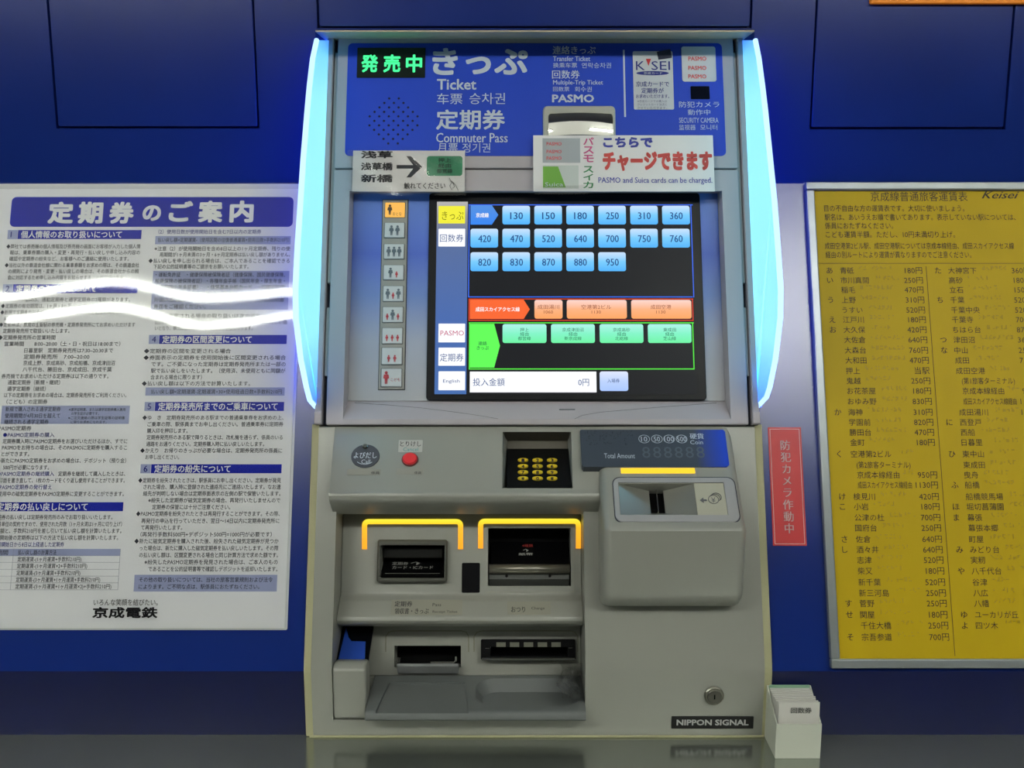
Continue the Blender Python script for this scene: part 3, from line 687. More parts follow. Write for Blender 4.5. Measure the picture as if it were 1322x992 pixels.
P = Print(mat('slot_print', (170, 170, 165), .5), cs); text(P.g, SL, '定期券', 506.5, 725.8, 527, 729.8, .0006); text(P.g, SL, 'カード・ICカード', 506.5, 731, 559, 735, .0006)
text(P.g, SL, '↑', 530, 725.4, 543.5, 730, .0006)
P.done()
# infrared window
g = Geo(); g.rr(M, R(M, 596.3, 727, 619.5, 765.5, IW), .0015, IW-.001, IW+.0012, .0004); build('sensor_window', g, mat('sensor_black', (5, 5, 10), .45, spec=.12), tm)
# bill slot
g = Geo(); g.rr(M, R(M, 629, 681, 738, 758, IW), .001, IW-.044, IW-.034); bs = build('banknote_slot', g, vblack, tm)
BSL = through(M, 700, IW-.034, 729, IW-.004)
g = Geo(); g.box(BSL, *BSL.rect(634, 700, 734, 729), -.003, 0); build('banknote_guide', g, black, bs)
g = Geo(); a, b = M.hit(631.5, 735, IW-.004), M.hit(735.5, 735, IW-.004); g.tube([a, b], .0058, 20)
build('roller_bar', g, mat('roller_grey', (125, 122, 112), .3, metal=.6), bs, smooth=True)
g = Geo(); g.xprism(yzp([(741, IW-.006), (748, IW-.004), (757, IW-.01), (757, IW-.03), (741, IW-.03)]), M.uv(631.5, 749, IW)[0], M.uv(735, 749, IW)[0])
build('slot_base', g, mat('base_dark_grey', (60, 62, 60), .4), bs)
for x in (654, 710): a = M.uv(x, 744, IW); g = Geo(); g.disc(M, a[0], a[1], .0018, .0018, IW-.006, IW-.0035, n=10); build('screw', g, vblack, bs)
P = Print(mat('slot_print', (170, 170, 165), .5), bs); text(P.g, BSL, '紙幣', 669.5, 714, 688, 717.3, .0006, bold=.01); text(P.g, BSL, '↑', 675, 709, 683, 713, .0006); P.done()
P = Print(mat('slot_print_red', (190, 70, 65), .5), bs); text(P.g, BSL, '4種類', 674, 703, 688, 706.5, .0006); P.done()
g = Geo(); r4 = R(M, 627, 681, 740, 764.5, IW); e = .0005
for q in ((r4[0]-e, r4[1]-e, r4[2]+e, r4[1]), (r4[2], r4[1], r4[2]+e, r4[3]-.02)): g.box(M, *q, IW-.001, IW+.0006)
build('slot_trim', g, mat('seam_light', (160, 158, 145), .4), bs)
# shelf lettering
SH = through(M, 776, -.036, 797, -.023)
P = Print(prt_k, bay_o); w = .0005
text(P.g, SH, '定期券', 509.5, 776.5, 532.5, 783.5, w, bold=.015); text(P.g, SH, '領収書・きっぷ', 509.5, 785.5, 553.5, 793, w, bold=.015)
text(P.g, SH, 'Pass', 558.5, 779, 569.5, 783, w); text(P.g, SH, 'Receipt Ticket', 558.5, 788.5, 590.5, 792.5, w)
text(P.g, SH, 'おつり', 660, 783.5, 678, 790.8, w, bold=.01); text(P.g, SH, 'Change', 686, 783.8, 703, 788.2, w); P.done()
g = Geo(); g.rr(SH, SH.rect(505, 774.8, 597, 794.5), .001, 0, .0003); build('label_strip', g, mat('clear_label2', (150, 149, 137), .35), bay_o)
g = Geo(); g.rr(SH, SH.rect(655, 777, 711, 794), .001, 0, .0003); build('label_strip', g, mat('clear_label2', (150, 149, 137), .35), bay_o)
# ticket outlet
TW = -.072
g = Geo(); g.box(M, *R(M, 508, 833, 596, 863, TW), -.114, -.105); to = build('ticket_outlet', g, vblack, tm)
g = Geo(); g.xprism(yzp([(857, TW-.02), (857, TW+.012), (860.5, TW+.013), (870, TW+.004), (870, TW-.02)]), M.uv(512.5, 862, TW+.01)[0], M.uv(592, 862, TW+.01)[0]); bake(build('outlet_lip', g, midg, to), (.001, 2))
g = Geo(); g.tube([M.hit(556, 855.5, TW+.011), M.hit(586, 855.5, TW+.011), M.hit(588.5, 853.5, TW+.011), M.hit(588.5, 848.5, TW+.009)], .0013, 8)
g.tube([M.hit(513.5, 855.5, TW+.009), M.hit(514.5, 849, TW+.009)], .0026, 8); build('metal_clip', g, chrome, to)
g = Geo(); r4 = R(M, 498, 815, 606, 872, TW)
for pts in ([(498, 842), (498, 822), (502, 816.5), (508, 815), (596, 815), (602, 816.5), (605, 822), (605, 842)], [(612, 842), (612, 822), (616, 816.5), (622, 815), (736, 815), (742, 816.5), (746, 822), (746, 842)]):
    g = Geo(); g.tube([M.hit(a, b, -.07-.005*(b-808.5)/63.5+.0002) for a, b in pts], .0005, 6); build('moulded_outline', g, mat('outline_olive', (120, 118, 98), .5), to)
# change outlet
g = Geo(); g.rr(M, R(M, 620.8, 826, 743, 852, TW+.008), .0015, TW-.03, TW+.008, .0008); cs2 = build('change_outlet', g, mat('outlet_black', (8, 8, 11), .5, spec=.12), tm)
bake(cs2, None, [cutter('box', M, *R(M, 633, 835.5, 733, 847.5, TW+.008), TW-.02, TW+.02)])
for x in (646.8, 664.3, 682.3, 700.3, 718):
    g = Geo(); g.box(M, *R(M, x-6, 829.8, x+6, 835.6, TW+.009), TW+.006, TW+.0092); build('coin_window', g, mat('tab_grey', (104, 104, 92), .4), cs2)
g = Geo(); g.tube([M.hit(622, 851.2, TW+.011), M.hit(742, 851.2, TW+.011)], .0018, 8); g.tube([M.hit(626.5, 837.4, TW+.0085), M.hit(632, 837.4, TW+.0085)], .0004, 6); g.tube([M.hit(733, 837, TW+.0085), M.hit(739, 837, TW+.0085)], .0004, 6)
build('metal_edge', g, chrome, cs2)
# tray
PT = through(M, 872, -.075, 917, -.001)
trp = yzp([(872.5, -.075), (916.5, -.0015), (919, .001), (922, .0022), (929.5, .0022), (931, .0)]) + [(L.O.y+.07, L.hit(692, 931).z+.0006)]
g = Geo(); tu0, tu1 = M.uv(471.5, 925, 0)[0], bay[2]-.0003; g.xprism(trp, tu0, tu1); tr = build('delivery_tray', g, mat('tray_grey', (100, 104, 104), .38), tm)
bw = PT.rect(613.5, 875.5, 749, 911.5); bi = PT.rect(626, 885, 739, 900)
g = Geo(); a = rrp(*bw, .024, 8); cxx, cyy = (bw[0]+bw[2])/2, (bw[1]+bw[3])/2
b = [(cxx+(x-cxx)*.86, cyy+(y-cyy)*.62) for x, y in a]; g.prism(PT, b, -.012, .0001, a)
pad = Geo(); pp = PT.rect(489, 878, 607, 922); a2 = [(pp[0]+.008, pp[3]-.006), (pp[2]-.008, pp[3]-.006), (pp[2], pp[1]), (pp[0], pp[1])]; pad.prism(PT, a2, -.002, .01)
bake(tr, None, [g, pad], True, 30)
# pocket column at the left of the bay
g = Geo(); g.xprism(yzp([(851, -.03), (853, -.016), (857, -.006), (865, .0005)]) + [(L.O.y-.0005, L.hit(692, 929).z), (L.O.y+.02, L.hit(692, 929).z)] + yzp([(880, -.04)]), bay[0]+.0006, M.uv(471.5, 890)[0])
pc = build('pocket_column', g, pale, tm); bake(pc, (.0035, 3, 50), smooth=True)
g = Geo(); SLP = through(M, 809, -.068, 853, -.03); g.box(SLP, *SLP.rect(436, 809, 479, 853), -.003, 0); build('pocket_window', g, mat('gloss_black', (5, 6, 10), .3, spec=.2), pc)
g = Geo(); g.prism(SLP, [SLP.uv(a, b) for a, b in ((437, 853), (471, 853), (472, 829.5), (454, 829), (450, 824), (447, 811))], -.001, .0012); build('blue_patch', g, mat('patch_blue', (38, 74, 170), .3), pc)  # flat blue shape laid on the pocket window
# lock and nameplate
u, v = L.uv(921.6, 898); g = Geo(); g.disc(L, u, v, .0112, .0112, 0, .0035, .0012, 32); lk = build('lock', g, mat('lock_metal', (150, 148, 138), .3, metal=.8), tm)
g = Geo(); g.disc(L, u, v, .0082, .0082, .003, .0045, .0006, 28); build('lock_cylinder', g, mat('lock_inner', (120, 118, 110), .35, metal=.8), lk)
g = Geo(); g.box(L, u-.0007, v-.0028, u+.0007, v+.0028, .004, .0048); build('keyhole', g, vblack, lk)
g = Geo(); g.rr(L, L.rect(866.8, 925, 972.5, 940.5), .0008, 0, .0016, .0004); np_ = build('nameplate', g, mat('plate_black', (12, 12, 14), .35), tm)
P = Print(mat('plate_letters', (185, 185, 185), .4), np_); text(P.g, L, 'NIPPON SIGNAL', 873.5, 929.4, 966.5, 937, .0019, bold=.03); P.done()

# ================================================================== STICKERS AND PAPER SIGNS ON THE MACHINE
def sheet(name, pl, r4, m, w0, w1, label, cat, rad=.0008, curl=0):
    c = pl.pt((r4[0]+r4[2])/2, (r4[1]+r4[3])/2, w0); t = thing(name, label, cat, c)
    g = Geo(); g.rr(pl, r4, rad, w0, w1); build('sheet', g, m, t); return t
stick_w = mat('sticker_white', (205, 208, 214), .45)
s1 = sheet('card_sticker', M, R(M, 816.7, 70, 868, 145), stick_w, HP, HP+.0005, 'white printed card notice sticker on the blue header, left of the security camera', 'sticker', .002)
w = HP+.0009
P = Print(prt_b, s1); text(P.g, M, 'K', 821, 79, 832.5, 90.5, w); text(P.g, M, 'SEI', 841, 79, 865, 90.5, w)
u, v = M.uv(842.5, 94.4, w); P.g.disc(M, u, v, .0205, .0028, HP, HP+.0008, n=32)
for t, y, x0, x1, h in (('京成カードで', 105, 821, 864, 7), ('定期券が', 113.5, 828, 857, 7), ('お求めいただけます。', 121.8, 821, 864, 5)): text(P.g, M, t, x0, y, x1, y+h, w, bold=.015)
P.done()
P = Print(mat('print_soft', (110, 112, 140), .6), s1)
for t, y in (('※京成カードでの購入は', 129), ('クレジットカード決済と', 133.3), ('させていただきます。', 137.7)): text(P.g, M, t, 823, y, 861, y+3.4, w)
P.done()
P = Print(prt_w, s1); text(P.g, M, '京成カード', 831, 92.8, 855, 96.2, HP+.0012); P.done()
P = Print(prt_r, s1); q = [M.uv(a, b, w) for a, b in ((834, 76), (840.5, 76), (837.3, 85))]; P.g.prism(M, q, HP, w); P.done()
g = Geo(); q = [M.uv(a, b, w) for a, b in ((848, 67), (865.5, 63.5), (867.5, 74.5), (850, 77))]; g.prism(M, q, HP+.0004, HP+.0012); build('card_corner', g, mat('card_navy', (30, 36, 62), .4), s1)
s2 = sheet('pass_sticker', M, R(M, 879, 64, 922.7, 109), stick_w, HP, HP+.0005, 'square white sticker with three red lines of print above the security camera window', 'sticker', .003)
P = Print(mat('print_pinkred', (225, 95, 100), .5), s2)
for y in (73, 85, 96): text(P.g, M, 'PASMO', 888.5, y, 912, y+5.5, w, bold=.02)
P.done()
# charge sign (taped over mirror and seam)
cs_ = sheet('charge_sign', M, R(M, 688.5, 174, 922, 246.5, .018), paper, .0155, .0162, 'white sign with large red lettering about charging cards, taped below the header', 'sign', .0004)
w = .0166; CP = lambda s, x0, y0, x1, y1, pr, **k: text(pr.g, M, s, x0, y0, x1, y1, w, **k)
g = Geo(); g.box(M, *R(M, 700.5, 178.5, 749, 210, w), .016, .0164); build('card_picture', g, mat('card_silver', (172, 178, 184), .5), cs_)
g = Geo(); g.box(M, *R(M, 701, 213.5, 747, 243.5, w), .016, .0163); build('card_picture', g, mat('card_pale', (205, 212, 208), .5), cs_)
g = Geo(); g.prism(M, [M.uv(a, b, w) for a, b in ((701, 215), (720.5, 215), (730.5, 242), (701, 242))], .016, .0165); build('card_band', g, mat('card_green', (110, 170, 60), .5), cs_)
P = Print(mat('print_pinkred', (225, 95, 100), .5), cs_)
for y in (183.5, 193.5, 202): CP('PASMO', 705.5, y, 725, y+4.6, P, bold=.02)
P.done()
P = Print(prt_w, cs_); text(P.g, M, 'Suica', 703.5, 235.5, 727, 240.8, w+.0004); P.done()
P = Print(mat('print_magenta', (200, 75, 135), .5), cs_)
for c, y in zip('パスモ', (177.5, 189, 200)): CP(c, 753, y, 766.5, y+9.6, P, bold=.02)
P.done()
P = Print(mat('print_green', (50, 130, 80), .5), cs_)
for c, y in zip('スイカ', (214.5, 224.5, 234.5)): CP(c, 753, y, 766, y+8.6, P, bold=.02)
P.done()
P = Print(mat('print_royal', (48, 58, 160), .5), cs_); CP('こちらで', 778.5, 177, 842.6, 190.6, P, bold=.05); CP('PASMO and Suica cards can be charged.', 772.5, 229, 919.6, 238.5, P, bold=.01); P.done()
P = Print(mat('print_brick', (195, 62, 58), .5), cs_); CP('チャージできます', 778, 195.5, 919.6, 221, P, bold=.055, res=4); P.done()
def film_mat(name, tint=.97, rough=.06, bump=.0, bs=20, fres=1.5):
    if name in MC: return MC[name]
    m = bpy.data.materials.new(name); m.use_nodes = True; nt = m.node_tree; nt.nodes.clear()
    o = nt.nodes.new('ShaderNodeOutputMaterial'); mx = nt.nodes.new('ShaderNodeMixShader'); tr_ = nt.nodes.new('ShaderNodeBsdfTransparent'); gl = nt.nodes.new('ShaderNodeBsdfGlossy'); fr = nt.nodes.new('ShaderNodeFresnel')
    tr_.inputs[0].default_value = (tint, tint, tint, 1); gl.inputs['Roughness'].default_value = rough; fr.inputs['IOR'].default_value = fres
    nt.links.new(fr.outputs[0], mx.inputs[0]); nt.links.new(tr_.outputs[0], mx.inputs[1]); nt.links.new(gl.outputs[0], mx.inputs[2]); nt.links.new(mx.outputs[0], o.inputs[0])
    if bump:
        tc = nt.nodes.new('ShaderNodeTexCoord'); n = nt.nodes.new('ShaderNodeTexNoise'); n.inputs['Scale'].default_value = bs; n.inputs['Detail'].default_value = 3
        bp = nt.nodes.new('ShaderNodeBump'); bp.inputs['Strength'].default_value = bump; bp.inputs['Distance'].default_value = .002
        nt.links.new(tc.outputs['Object'], n.inputs['Vector']); nt.links.new(n.outputs['Fac'], bp.inputs['Height'])
        for x in (gl, fr): nt.links.new(bp.outputs['Normal'], x.inputs['Normal'])
    MC[name] = m; return m
def wavy(g, pl, r4, w, amp, nx=40, ny=30, seed=1, fn=None):
    rnd = random.Random(seed); ph = [(rnd.uniform(8, 60), rnd.uniform(8, 60), rnd.uniform(0, 6.3), rnd.uniform(.3, 1)) for _ in range(7)]
    k = len(g.v); u0, v0, u1, v1 = r4
    for j in range(ny+1):
        for i in range(nx+1):
            u, v = u0+(u1-u0)*i/nx, v0+(v1-v0)*j/ny
            d = amp*(fn(u, v) if fn else sum(c*math.sin(a*u*2+b*v*2+p) for a, b, p, c in ph)/3)
            g.v.append(tuple(pl.pt(u, v, w+d)))
    g.f += [(k+j*(nx+1)+i, k+j*(nx+1)+i+1, k+(j+1)*(nx+1)+i+1, k+(j+1)*(nx+1)+i) for j in range(ny) for i in range(nx)]
g = Geo(); wavy(g, M, R(M, 690, 239, 760, 250.5, .018), .0172, .0008, 24, 6, 3); build('clear_tape', g, film_mat('tape_film', .97, .1, .5, 60), cs_, smooth=True)
# transfer sign
ts = sheet('direction_sign', M, R(M, 455, 194.2, 600, 247, .010), paper, .0085, .0092, 'white sign with a dark arrow pointing to a green key, taped above the person buttons', 'sign', .0004)
w = .0096
P = Print(prt_k, ts)
for t, x0, x1, y0, y1 in (('浅草', 466, 507, 194.9, 204.6), ('浅草橋', 466, 507, 210, 220), ('新橋', 466, 507, 225.3, 235.6)): text(P.g, M, t, x0, y0, x1, y1, w, bold=.03)
text(P.g, M, '触れてください', 521.5, 235.8, 575, 244, w, bold=.015)
q = [M.uv(a, b, w) for a, b in ((512, 213.2), (533.5, 213.2), (524.8, 201.8), (530.5, 201.8), (545, 215.4), (530.5, 229), (524.8, 229), (533.5, 217.6), (512, 217.6))]; P.g.prism(M, q, .009, w); 
P.g.tube([M.hit(a, b, w) for a, b in ((580, 229.8), (583, 236), (580.5, 240), (583, 245), (587, 241), (585, 237), (582.5, 233))], .0003, 6); P.g.tube([M.hit(a, b, w) for a, b in ((583, 234), (588.5, 239.5), (591.5, 246))], .0003, 6)
P.done()
g = Geo(); g.rr(M, R(M, 551, 201.5, 597, 227, w), .0035, .009, .0095); build('key_picture', g, mat('sign_green', (58, 148, 108), .45), ts)
P = Print(mat('print_deep_green', (30, 75, 60), .6), ts)
for i, t in enumerate(('押上', '経由', '都営線')): hw = 5+len(t)*1.7; text(P.g, M, t, 574-hw, 204+i*7, 574+hw, 209.8+i*7, w+.0003, bold=.02)
P.done()
g = Geo(); wavy(g, M, R(M, 447.5, 193, 602, 252, .011), .0103, .0012, 60, 20, 5); build('clear_tape', g, film_mat('tape_film', .97, .1, .5, 60), ts, smooth=True)
# clear plastic scrap at the right end of the tray
g = Geo(); rnd = random.Random(4); n = 9; gv = []
for j in range(n+1):
    for i in range(n+1):
        px_ = 722+34*i/n + 4*math.sin(j*.9); py_ = 856+46*j/n
        ww = -.055+.05*j/n+rnd.uniform(-.006, .006)
        g.v.append(tuple(M.hit(min(px_, 752), py_, ww)))
g.f = [(j*(n+1)+i, j*(n+1)+i+1, (j+1)*(n+1)+i+1, (j+1)*(n+1)+i) for j in range(n) for i in range(n)]
tag(build('plastic_guard', g, film_mat('crumpled_film', .8, .2, 0, fres=2.3)), 'crumpled clear plastic piece at the right end of the change tray', 'plastic piece')

# ================================================================== WALL NOTICES
# red warning sticker
rs = thing('warning_sticker', 'tall red sticker with white vertical lettering on the wall right of the machine', 'sticker', WW.hit(1016, 628))
r4 = R(WW, 994.5, 552, 1037.5, 705); g = Geo(); g.rr(WW, r4, .0005, 0, .0008); build('sheet', g, mat('sticker_red', (196, 48, 52), .4), rs)
P = Print(mat('print_pink_white', (225, 205, 205), .5), rs)
cu = (r4[0]+r4[2])/2
for i, c in enumerate('防犯カメラ作動中'):
    vs, fs, (a, b, cc, d) = glyphs(c, .015); vc = WW.uv(1016, 575+i*15.35, .001)[1]; e_ = .0128
    g_ = P.g; g_.add([WW.pt(cu+(x-(a+cc)/2)*e_, vc+(y-(b+d)/2)*e_, .0012) for x, y in vs], fs)
for q in ((r4[0]+.002, r4[1]+.002, r4[2]-.002, r4[1]+.0026), (r4[0]+.002, r4[3]-.0026, r4[2]-.002, r4[3]-.002), (r4[0]+.002, r4[1]+.002, r4[0]+.0026, r4[3]-.002), (r4[2]-.0026, r4[1]+.002, r4[2]-.002, r4[3]-.002)): P.g.box(WW, *q, .0008, .0011)
P.done()
# orange sign over the right panel
g = Geo(); r4 = R(UW, 1126, -60, 1400, 4.5, .006); g.rr(UW, r4, .002, 0.0002, .006, .001)
tag(build('orange_sign', g, mat('sign_orange', (245, 140, 20), .4, emit=(245, 140, 20), es=.12)), 'orange sign panel high on the blue wall at the top right corner', 'sign')

# --- yellow fare board
fb = thing('fare_board', 'yellow braille fare table in a grey metal frame right of the machine', 'fare board', WW.hit(1220, 860))
uF0 = WW.uv(1057, 548, .009)[0]; uF1 = uF0 + .345
vF1 = WW.uv(1180, 234.5, .009)[1]; vF0 = WW.uv(1180, 863.5, .009)[1]; fw = .0105
fm = mat('frame_grey_metal', (150, 156, 158), .35, metal=.55)
for q in ((uF0, vF0, uF1, vF0+fw), (uF0, vF1-fw, uF1, vF1), (uF0, vF0+fw, uF0+fw, vF1-fw), (uF1-fw, vF0+fw, uF1, vF1-fw)):
    g = Geo(); g.box(WW, *q, 0, .009); bake(build('frame_rail', g, fm, fb), (.0016, 2))
g = Geo(); g.box(WW, uF0+fw, vF0+fw, uF1-fw, vF1-fw, 0, .004); build('board_panel', g, mat('yellow_plate', (190, 162, 12), .5, spec=.2, var=.03, bump=.05, bscale=400), fb)
bwz = .0044; P = Print(mat('print_board', (56, 44, 18), .6), fb)
cvt = lambda y: WW.uv(1180, y, bwz)[1]
U = lambda x, y: WW.uv(x, y, bwz)[0]
uIdx = U(1067, 349); uNm = U(1084.5, 349); uFr = U(1190.5, 349); uDiv = U(1195.5, 345); uI2 = U(1207, 349); uN2 = U(1224, 349); uF2 = uN2+(uFr-uNm)
text(P.g, WW, '京成線普通旅客運賃表', 1124, 247.5, 1249, 260, bwz)
text(P.g, WW, 'Keisei', 1267, 247, 1316, 256.5, bwz, bold=.012, shear=.45)
for t, y, x0, x1 in (('目の不自由な方の運賃表です。大切に使いましょう。', 268.5, 1064, 1245), ('駅名は、あいうえお順で書いてあります。表示していない駅については、', 280, 1064.5, 1311), ('係員におたずねください。', 291, 1065, 1153),
                  ('こども運賃半額。ただし、10円未満切り上げ。', 302.3, 1066, 1233), ('成田空港第2ビル駅、成田空港駅については京成本線経由、成田スカイアクセス線', 317, 1065, 1309), ('経由の別ルートにより運賃が異なりますのでご注意ください。', 328.5, 1066, 1254)):
    textl(P.g, WW, t, U(x0, y), cvt(y)-.004, .0092, bwz, u1=U(x1, y), bold=.004)
ys = [349, 361.6, 374, 387, 400, 412.5, 425.5, 438.5, 452, 465, 478.5, 491.5, 504.5, 518, 532, 545, 558, 571, 586, 600, 613, 626, 641, 654, 668, 681.5, 696, 709.5, 723, 737, 751.5, 765.5, 779, 793.5, 807.5, 822.5]
c1 = 'あ,青砥,180|い,市川真間,250|,稲毛,470|う,上野,310|,うすい,520|え,江戸川,180|お,大久保,420|,大佐倉,640|,大森台,760|,大和田,470|,押上,当駅|,鬼越,250|,お花茶屋,180|,おゆみ野,830|か,海神,310|,学園前,820|,勝田台,470|,金町,180|く,空港第2ビル,|,(第2旅客ターミナル),|,京成本線経由,950|,成田スカイアクセス線経由,1130|け,検見川,420|こ,小岩,180|,公津の杜,700|,国府台,250|さ,佐倉,640|し,酒々井,640|,志津,520|,柴又,180|,新千葉,520|,新三河島,250|す,菅野,250|せ,関屋,180|,千住大橋,250|そ,宗吾参道,700'
c2 = 'た,大神宮下,360|,高砂,180|,立石,150|ち,千葉,520|,千葉中央,520|,千葉寺,700|,ちはら台,870|つ,津田沼,360|な,中山,250|,成田,750|,成田空港,|,(第1旅客ターミナル),|,京成本線経由,950|,成田スカイアクセス線経由,1130|,成田湯川,1060|に,西登戸,520|,西船,310|,日暮里,250|ひ,東中山,310|,東成田,750|,曳舟,130|ふ,船橋,310|,船橋競馬場,360|ほ,堀切菖蒲園,180|ま,幕張,420|,幕張本郷,360|,町屋,180|み,みどり台,470|,実籾,470|や,八千代台,420|,谷津,360|,八広,130|,八幡,250|ゆ,ユーカリが丘,520|よ,四ツ木,130'
dots = Geo()
for cs3, ui, un, uf in ((c1, uIdx, uNm, uFr), (c2, uI2, uN2, uF2)):
    for row, y in zip(cs3.split('|'), ys):
        ix, nm, fr = row.split(','); vb = cvt(y)-.0038; e_ = .0092
        if ix: textl(P.g, WW, ix, ui, vb, e_, bwz, bold=.008)
        mw = .064 if len(nm) > 8 else .05
        textl(P.g, WW, nm, un+(.006 if len(nm) > 8 or '本線経' in nm else 0), vb, e_*.97, bwz, maxw=mw, bold=.006)
        if fr: textl(P.g, WW, fr if fr == '当駅' else fr+'円', 0, vb, e_*1.05, bwz, u1=uf, right=True)
        if len(nm) < 8:
            u = un + .0095*len(nm)*.97 + .006
            for k in range(random.randint(5, 8)):
                for a in range(2):
                    for b in range(3):
                        if random.random() < .45: dots.disc(WW, u+a*.0018, vb+.0075-b*.0018+.001, .00055, .00055, .0038, .0048, n=5)
                u += .0052
                if u > uf-.028: break
g = P.g; g.box(WW, uF0+fw+.001, cvt(340.3), uF1-fw-.001, cvt(340.3)+.0005, .0038, .0043); g.box(WW, uDiv, vF0+fw+.003, uDiv+.0005, cvt(344), .0038, .0043)
P.done()
build('braille_dots', dots, mat('braille_yellow', (150, 128, 18), .4), fb, kind='stuff')

# --- commuter pass notice (left)
cp_ = thing('pass_notice', 'large white and blue printed notice under a clear plastic cover left of the machine', 'poster', WW.hit(190, 812))
nL = WW.uv(1, 242, .002)[0]-.001; nR = WW.uv(378, 530, .002)[0]; nT = WW.uv(190, 244, .002)[1]; nB = WW.uv(190, 811.5, .002)[1]
g = Geo(); g.rr(WW, (nL, nB, nR, nT), .001, .0004, .002); build('sheet', g, mat('poster_paper', (242, 243, 246), .55), cp_)
g = Geo(); g.rr(WW, (nL-.003, nB-.002, nR+.003, nT+.007), .002, .0001, .0006); build('backing_sheet', g, mat('backing_clear_white', (214, 216, 218), .4), cp_)
w1, w2 = .0022, .0025
nb = mat('notice_blue', (30, 42, 168), .55, spec=.1); nlb = mat('notice_pale_blue', (170, 178, 214), .55, spec=.1)
def nrect(u0, v0, u1, v1, m, name='blue_band', rad=.0002, wa=w1):
    g = Geo(); g.rr(WW, (u0, v0, u1, v1), rad, .0019, wa); build(name, g, m, cp_)
vv = lambda y: WW.uv(190, y, .002)[1]
un_ = lambda x, y: WW.uv(x, y, .002)[0]
A0, A1 = un_(10, 303), un_(182.5, 303); B0, B1 = un_(186.7, 525), un_(366.7, 525)
nrect(un_(14, 274), vv(293), un_(378.5, 274), vv(254.5), nb, 'title_band', .006)
Pw = Print(mat('notice_white', (244, 246, 246), .55, spec=.1), cp_); Pk = Print(mat('notice_ink', (66, 68, 78), .6, spec=.1), cp_); Pb = Print(mat('notice_ink_blue', (40, 44, 135), .6, spec=.1), cp_); Pd = Print(mat('notice_black', (30, 30, 34), .6, spec=.1), cp_)
for c, x0, x1, y0, y1 in (('定', 62, 95, 260.5, 289), ('期', 101, 133, 260.5, 289), ('券', 141, 173, 260.5, 289), ('の', 184, 208, 265, 285.5), ('ご', 218, 249, 259.5, 286.5), ('案', 256, 287.5, 259, 287.5), ('内', 296.5, 327.5, 259, 287.5)):
    text(Pw.g, WW, c, x0, y0, x1, y1, w2, bold=.045, res=4)
def heading(c0, c1_, y, num, t, frac):
    nrect(c0, vv(y+5.8), c0+.012, vv(y-5.8), nlb, 'number_square'); nrect(c0+.0125, vv(y+5.8), c1_, vv(y-5.8), nb, 'blue_band')
    textl(Pb.g, WW, num, c0+.0038, vv(y)-.0036, .0105, w2, bold=.01)
    textl(Pw.g, WW, t, c0+.0165, vv(y)-.0038, .0098, w2, u1=c0+.0165+(c1_-c0-.0165)*frac, bold=.02)
heading(A0, A1, 303, '1', '個人情報のお取り扱いについて', .84)
heading(A0, A1, 373, '2', '定期券のお求めについて', .66)
heading(A0, A1, 654.5, '3', '定期券の払い戻しについて', .72)
heading(B0, B1, 438.5, '4', '定期券の区間変更について', .72)
heading(B0, B1, 525, '5', '定期券発売所までのご乗車について', .95)
heading(B0, B1, 605.5, '6', '定期券の紛失について', .6)
def para(c0, c1_, lines, g_=None, e_=.0062):
    for ln in lines:
        y, t, a, b = (ln + (0, 1))[:4] if len(ln) == 2 else ln
        W_ = c1_-c0; textl((g_ or Pk).g, WW, t, c0+W_*a, vv(y)-.0023, e_, w2, u1=c0+W_*b)
para(A0, A1, [(318.5, '◆弊社では券売機の個人情報及び券売機の画面にお客様が入力した個人情'), (326.3, '報は、乗車券類の購入・変更・再発行・払い戻しや申し込み内容の', .03, 1), (334.4, '確認や定期券の紛失など、お客様へのご連絡に使用いたします。', .03, .92),
 (342.7, '◆当社以外の鉄道会社線に関わる乗車券類をお求めの際は、その鉄道会社'), (350.6, 'の規則により発売・変更・払い戻しの場合は、その鉄道会社からの照', .03, 1), (358.6, '会に対応するため申し込み内容をお知らせすることがございます。', .03, .9),
 (387, '◆定期券の種類は、通勤定期券と通学定期券の2種類があります。', 0, .95), (395.3, '◆定期券の有効期間は、1ヶ月・3ヶ月・6ヶ月です。', 0, .7), (403.5, '◆新規で定期券をお求めの場合は、使用開始日の14日前より発売いたします。', 0, 1), (411.5, '購入いただけます。', .03, .35),
 (419.5, '◆定期券は、京成の主要駅の券売機・定期券発売所にてお求めいただけます', 0, 1), (427.5, '定期券発売所で取扱いいたします。', .03, .52), (436, '◆定期券発売所の営業時間', 0, .42), (444.3, '営業時間　　8:00~20:00（土・日・祝日は18:00まで）', .05, .9), (452.8, '日暮里駅　定期券発売所は7:30~20:30まで', .2, .85), (461, '定期券発売所　7:00~20:00', .2, .68), (469, '京成上野、京成高砂、京成船橋、京成津田沼', .2, .87), (477.3, '八千代台、勝田台、京成成田、京成千葉', .2, .85),
 (486, '券売機でお求めいただける定期券は以下の通りです。', .05, .83), (494, '通勤定期券（新規・継続）', .1, .48), (502.3, '通学定期券（継続）', .1, .38), (510.5, '以下の定期券をお求めの場合は、定期券発売所をご利用ください。', .08, .97), (519, '〈こども〉の定期券', .1, .4)])
nrect(A0+.012, vv(547.5), A0+(A1-A0)*1.0, vv(524), nlb, 'pale_band')
para(A0, A1, [(528.5, '新規で購入される通学定期券', .1, .5), (537, '使用期間が4月30日を超えて', .1, .5), (545, '継続される通学定期券', .1, .42)])
para(A0, A1, [(528.3, '※通学証明書、または通学定期券購入兼用', .56, .97), (533.5, 'の学生証が必要です。', .58, .78), (539, '※ご注文連絡の際は学生証等の証明書', .56, .97), (544.5, 'に限りお求めになれます。', .58, .84)], e_=.0042)
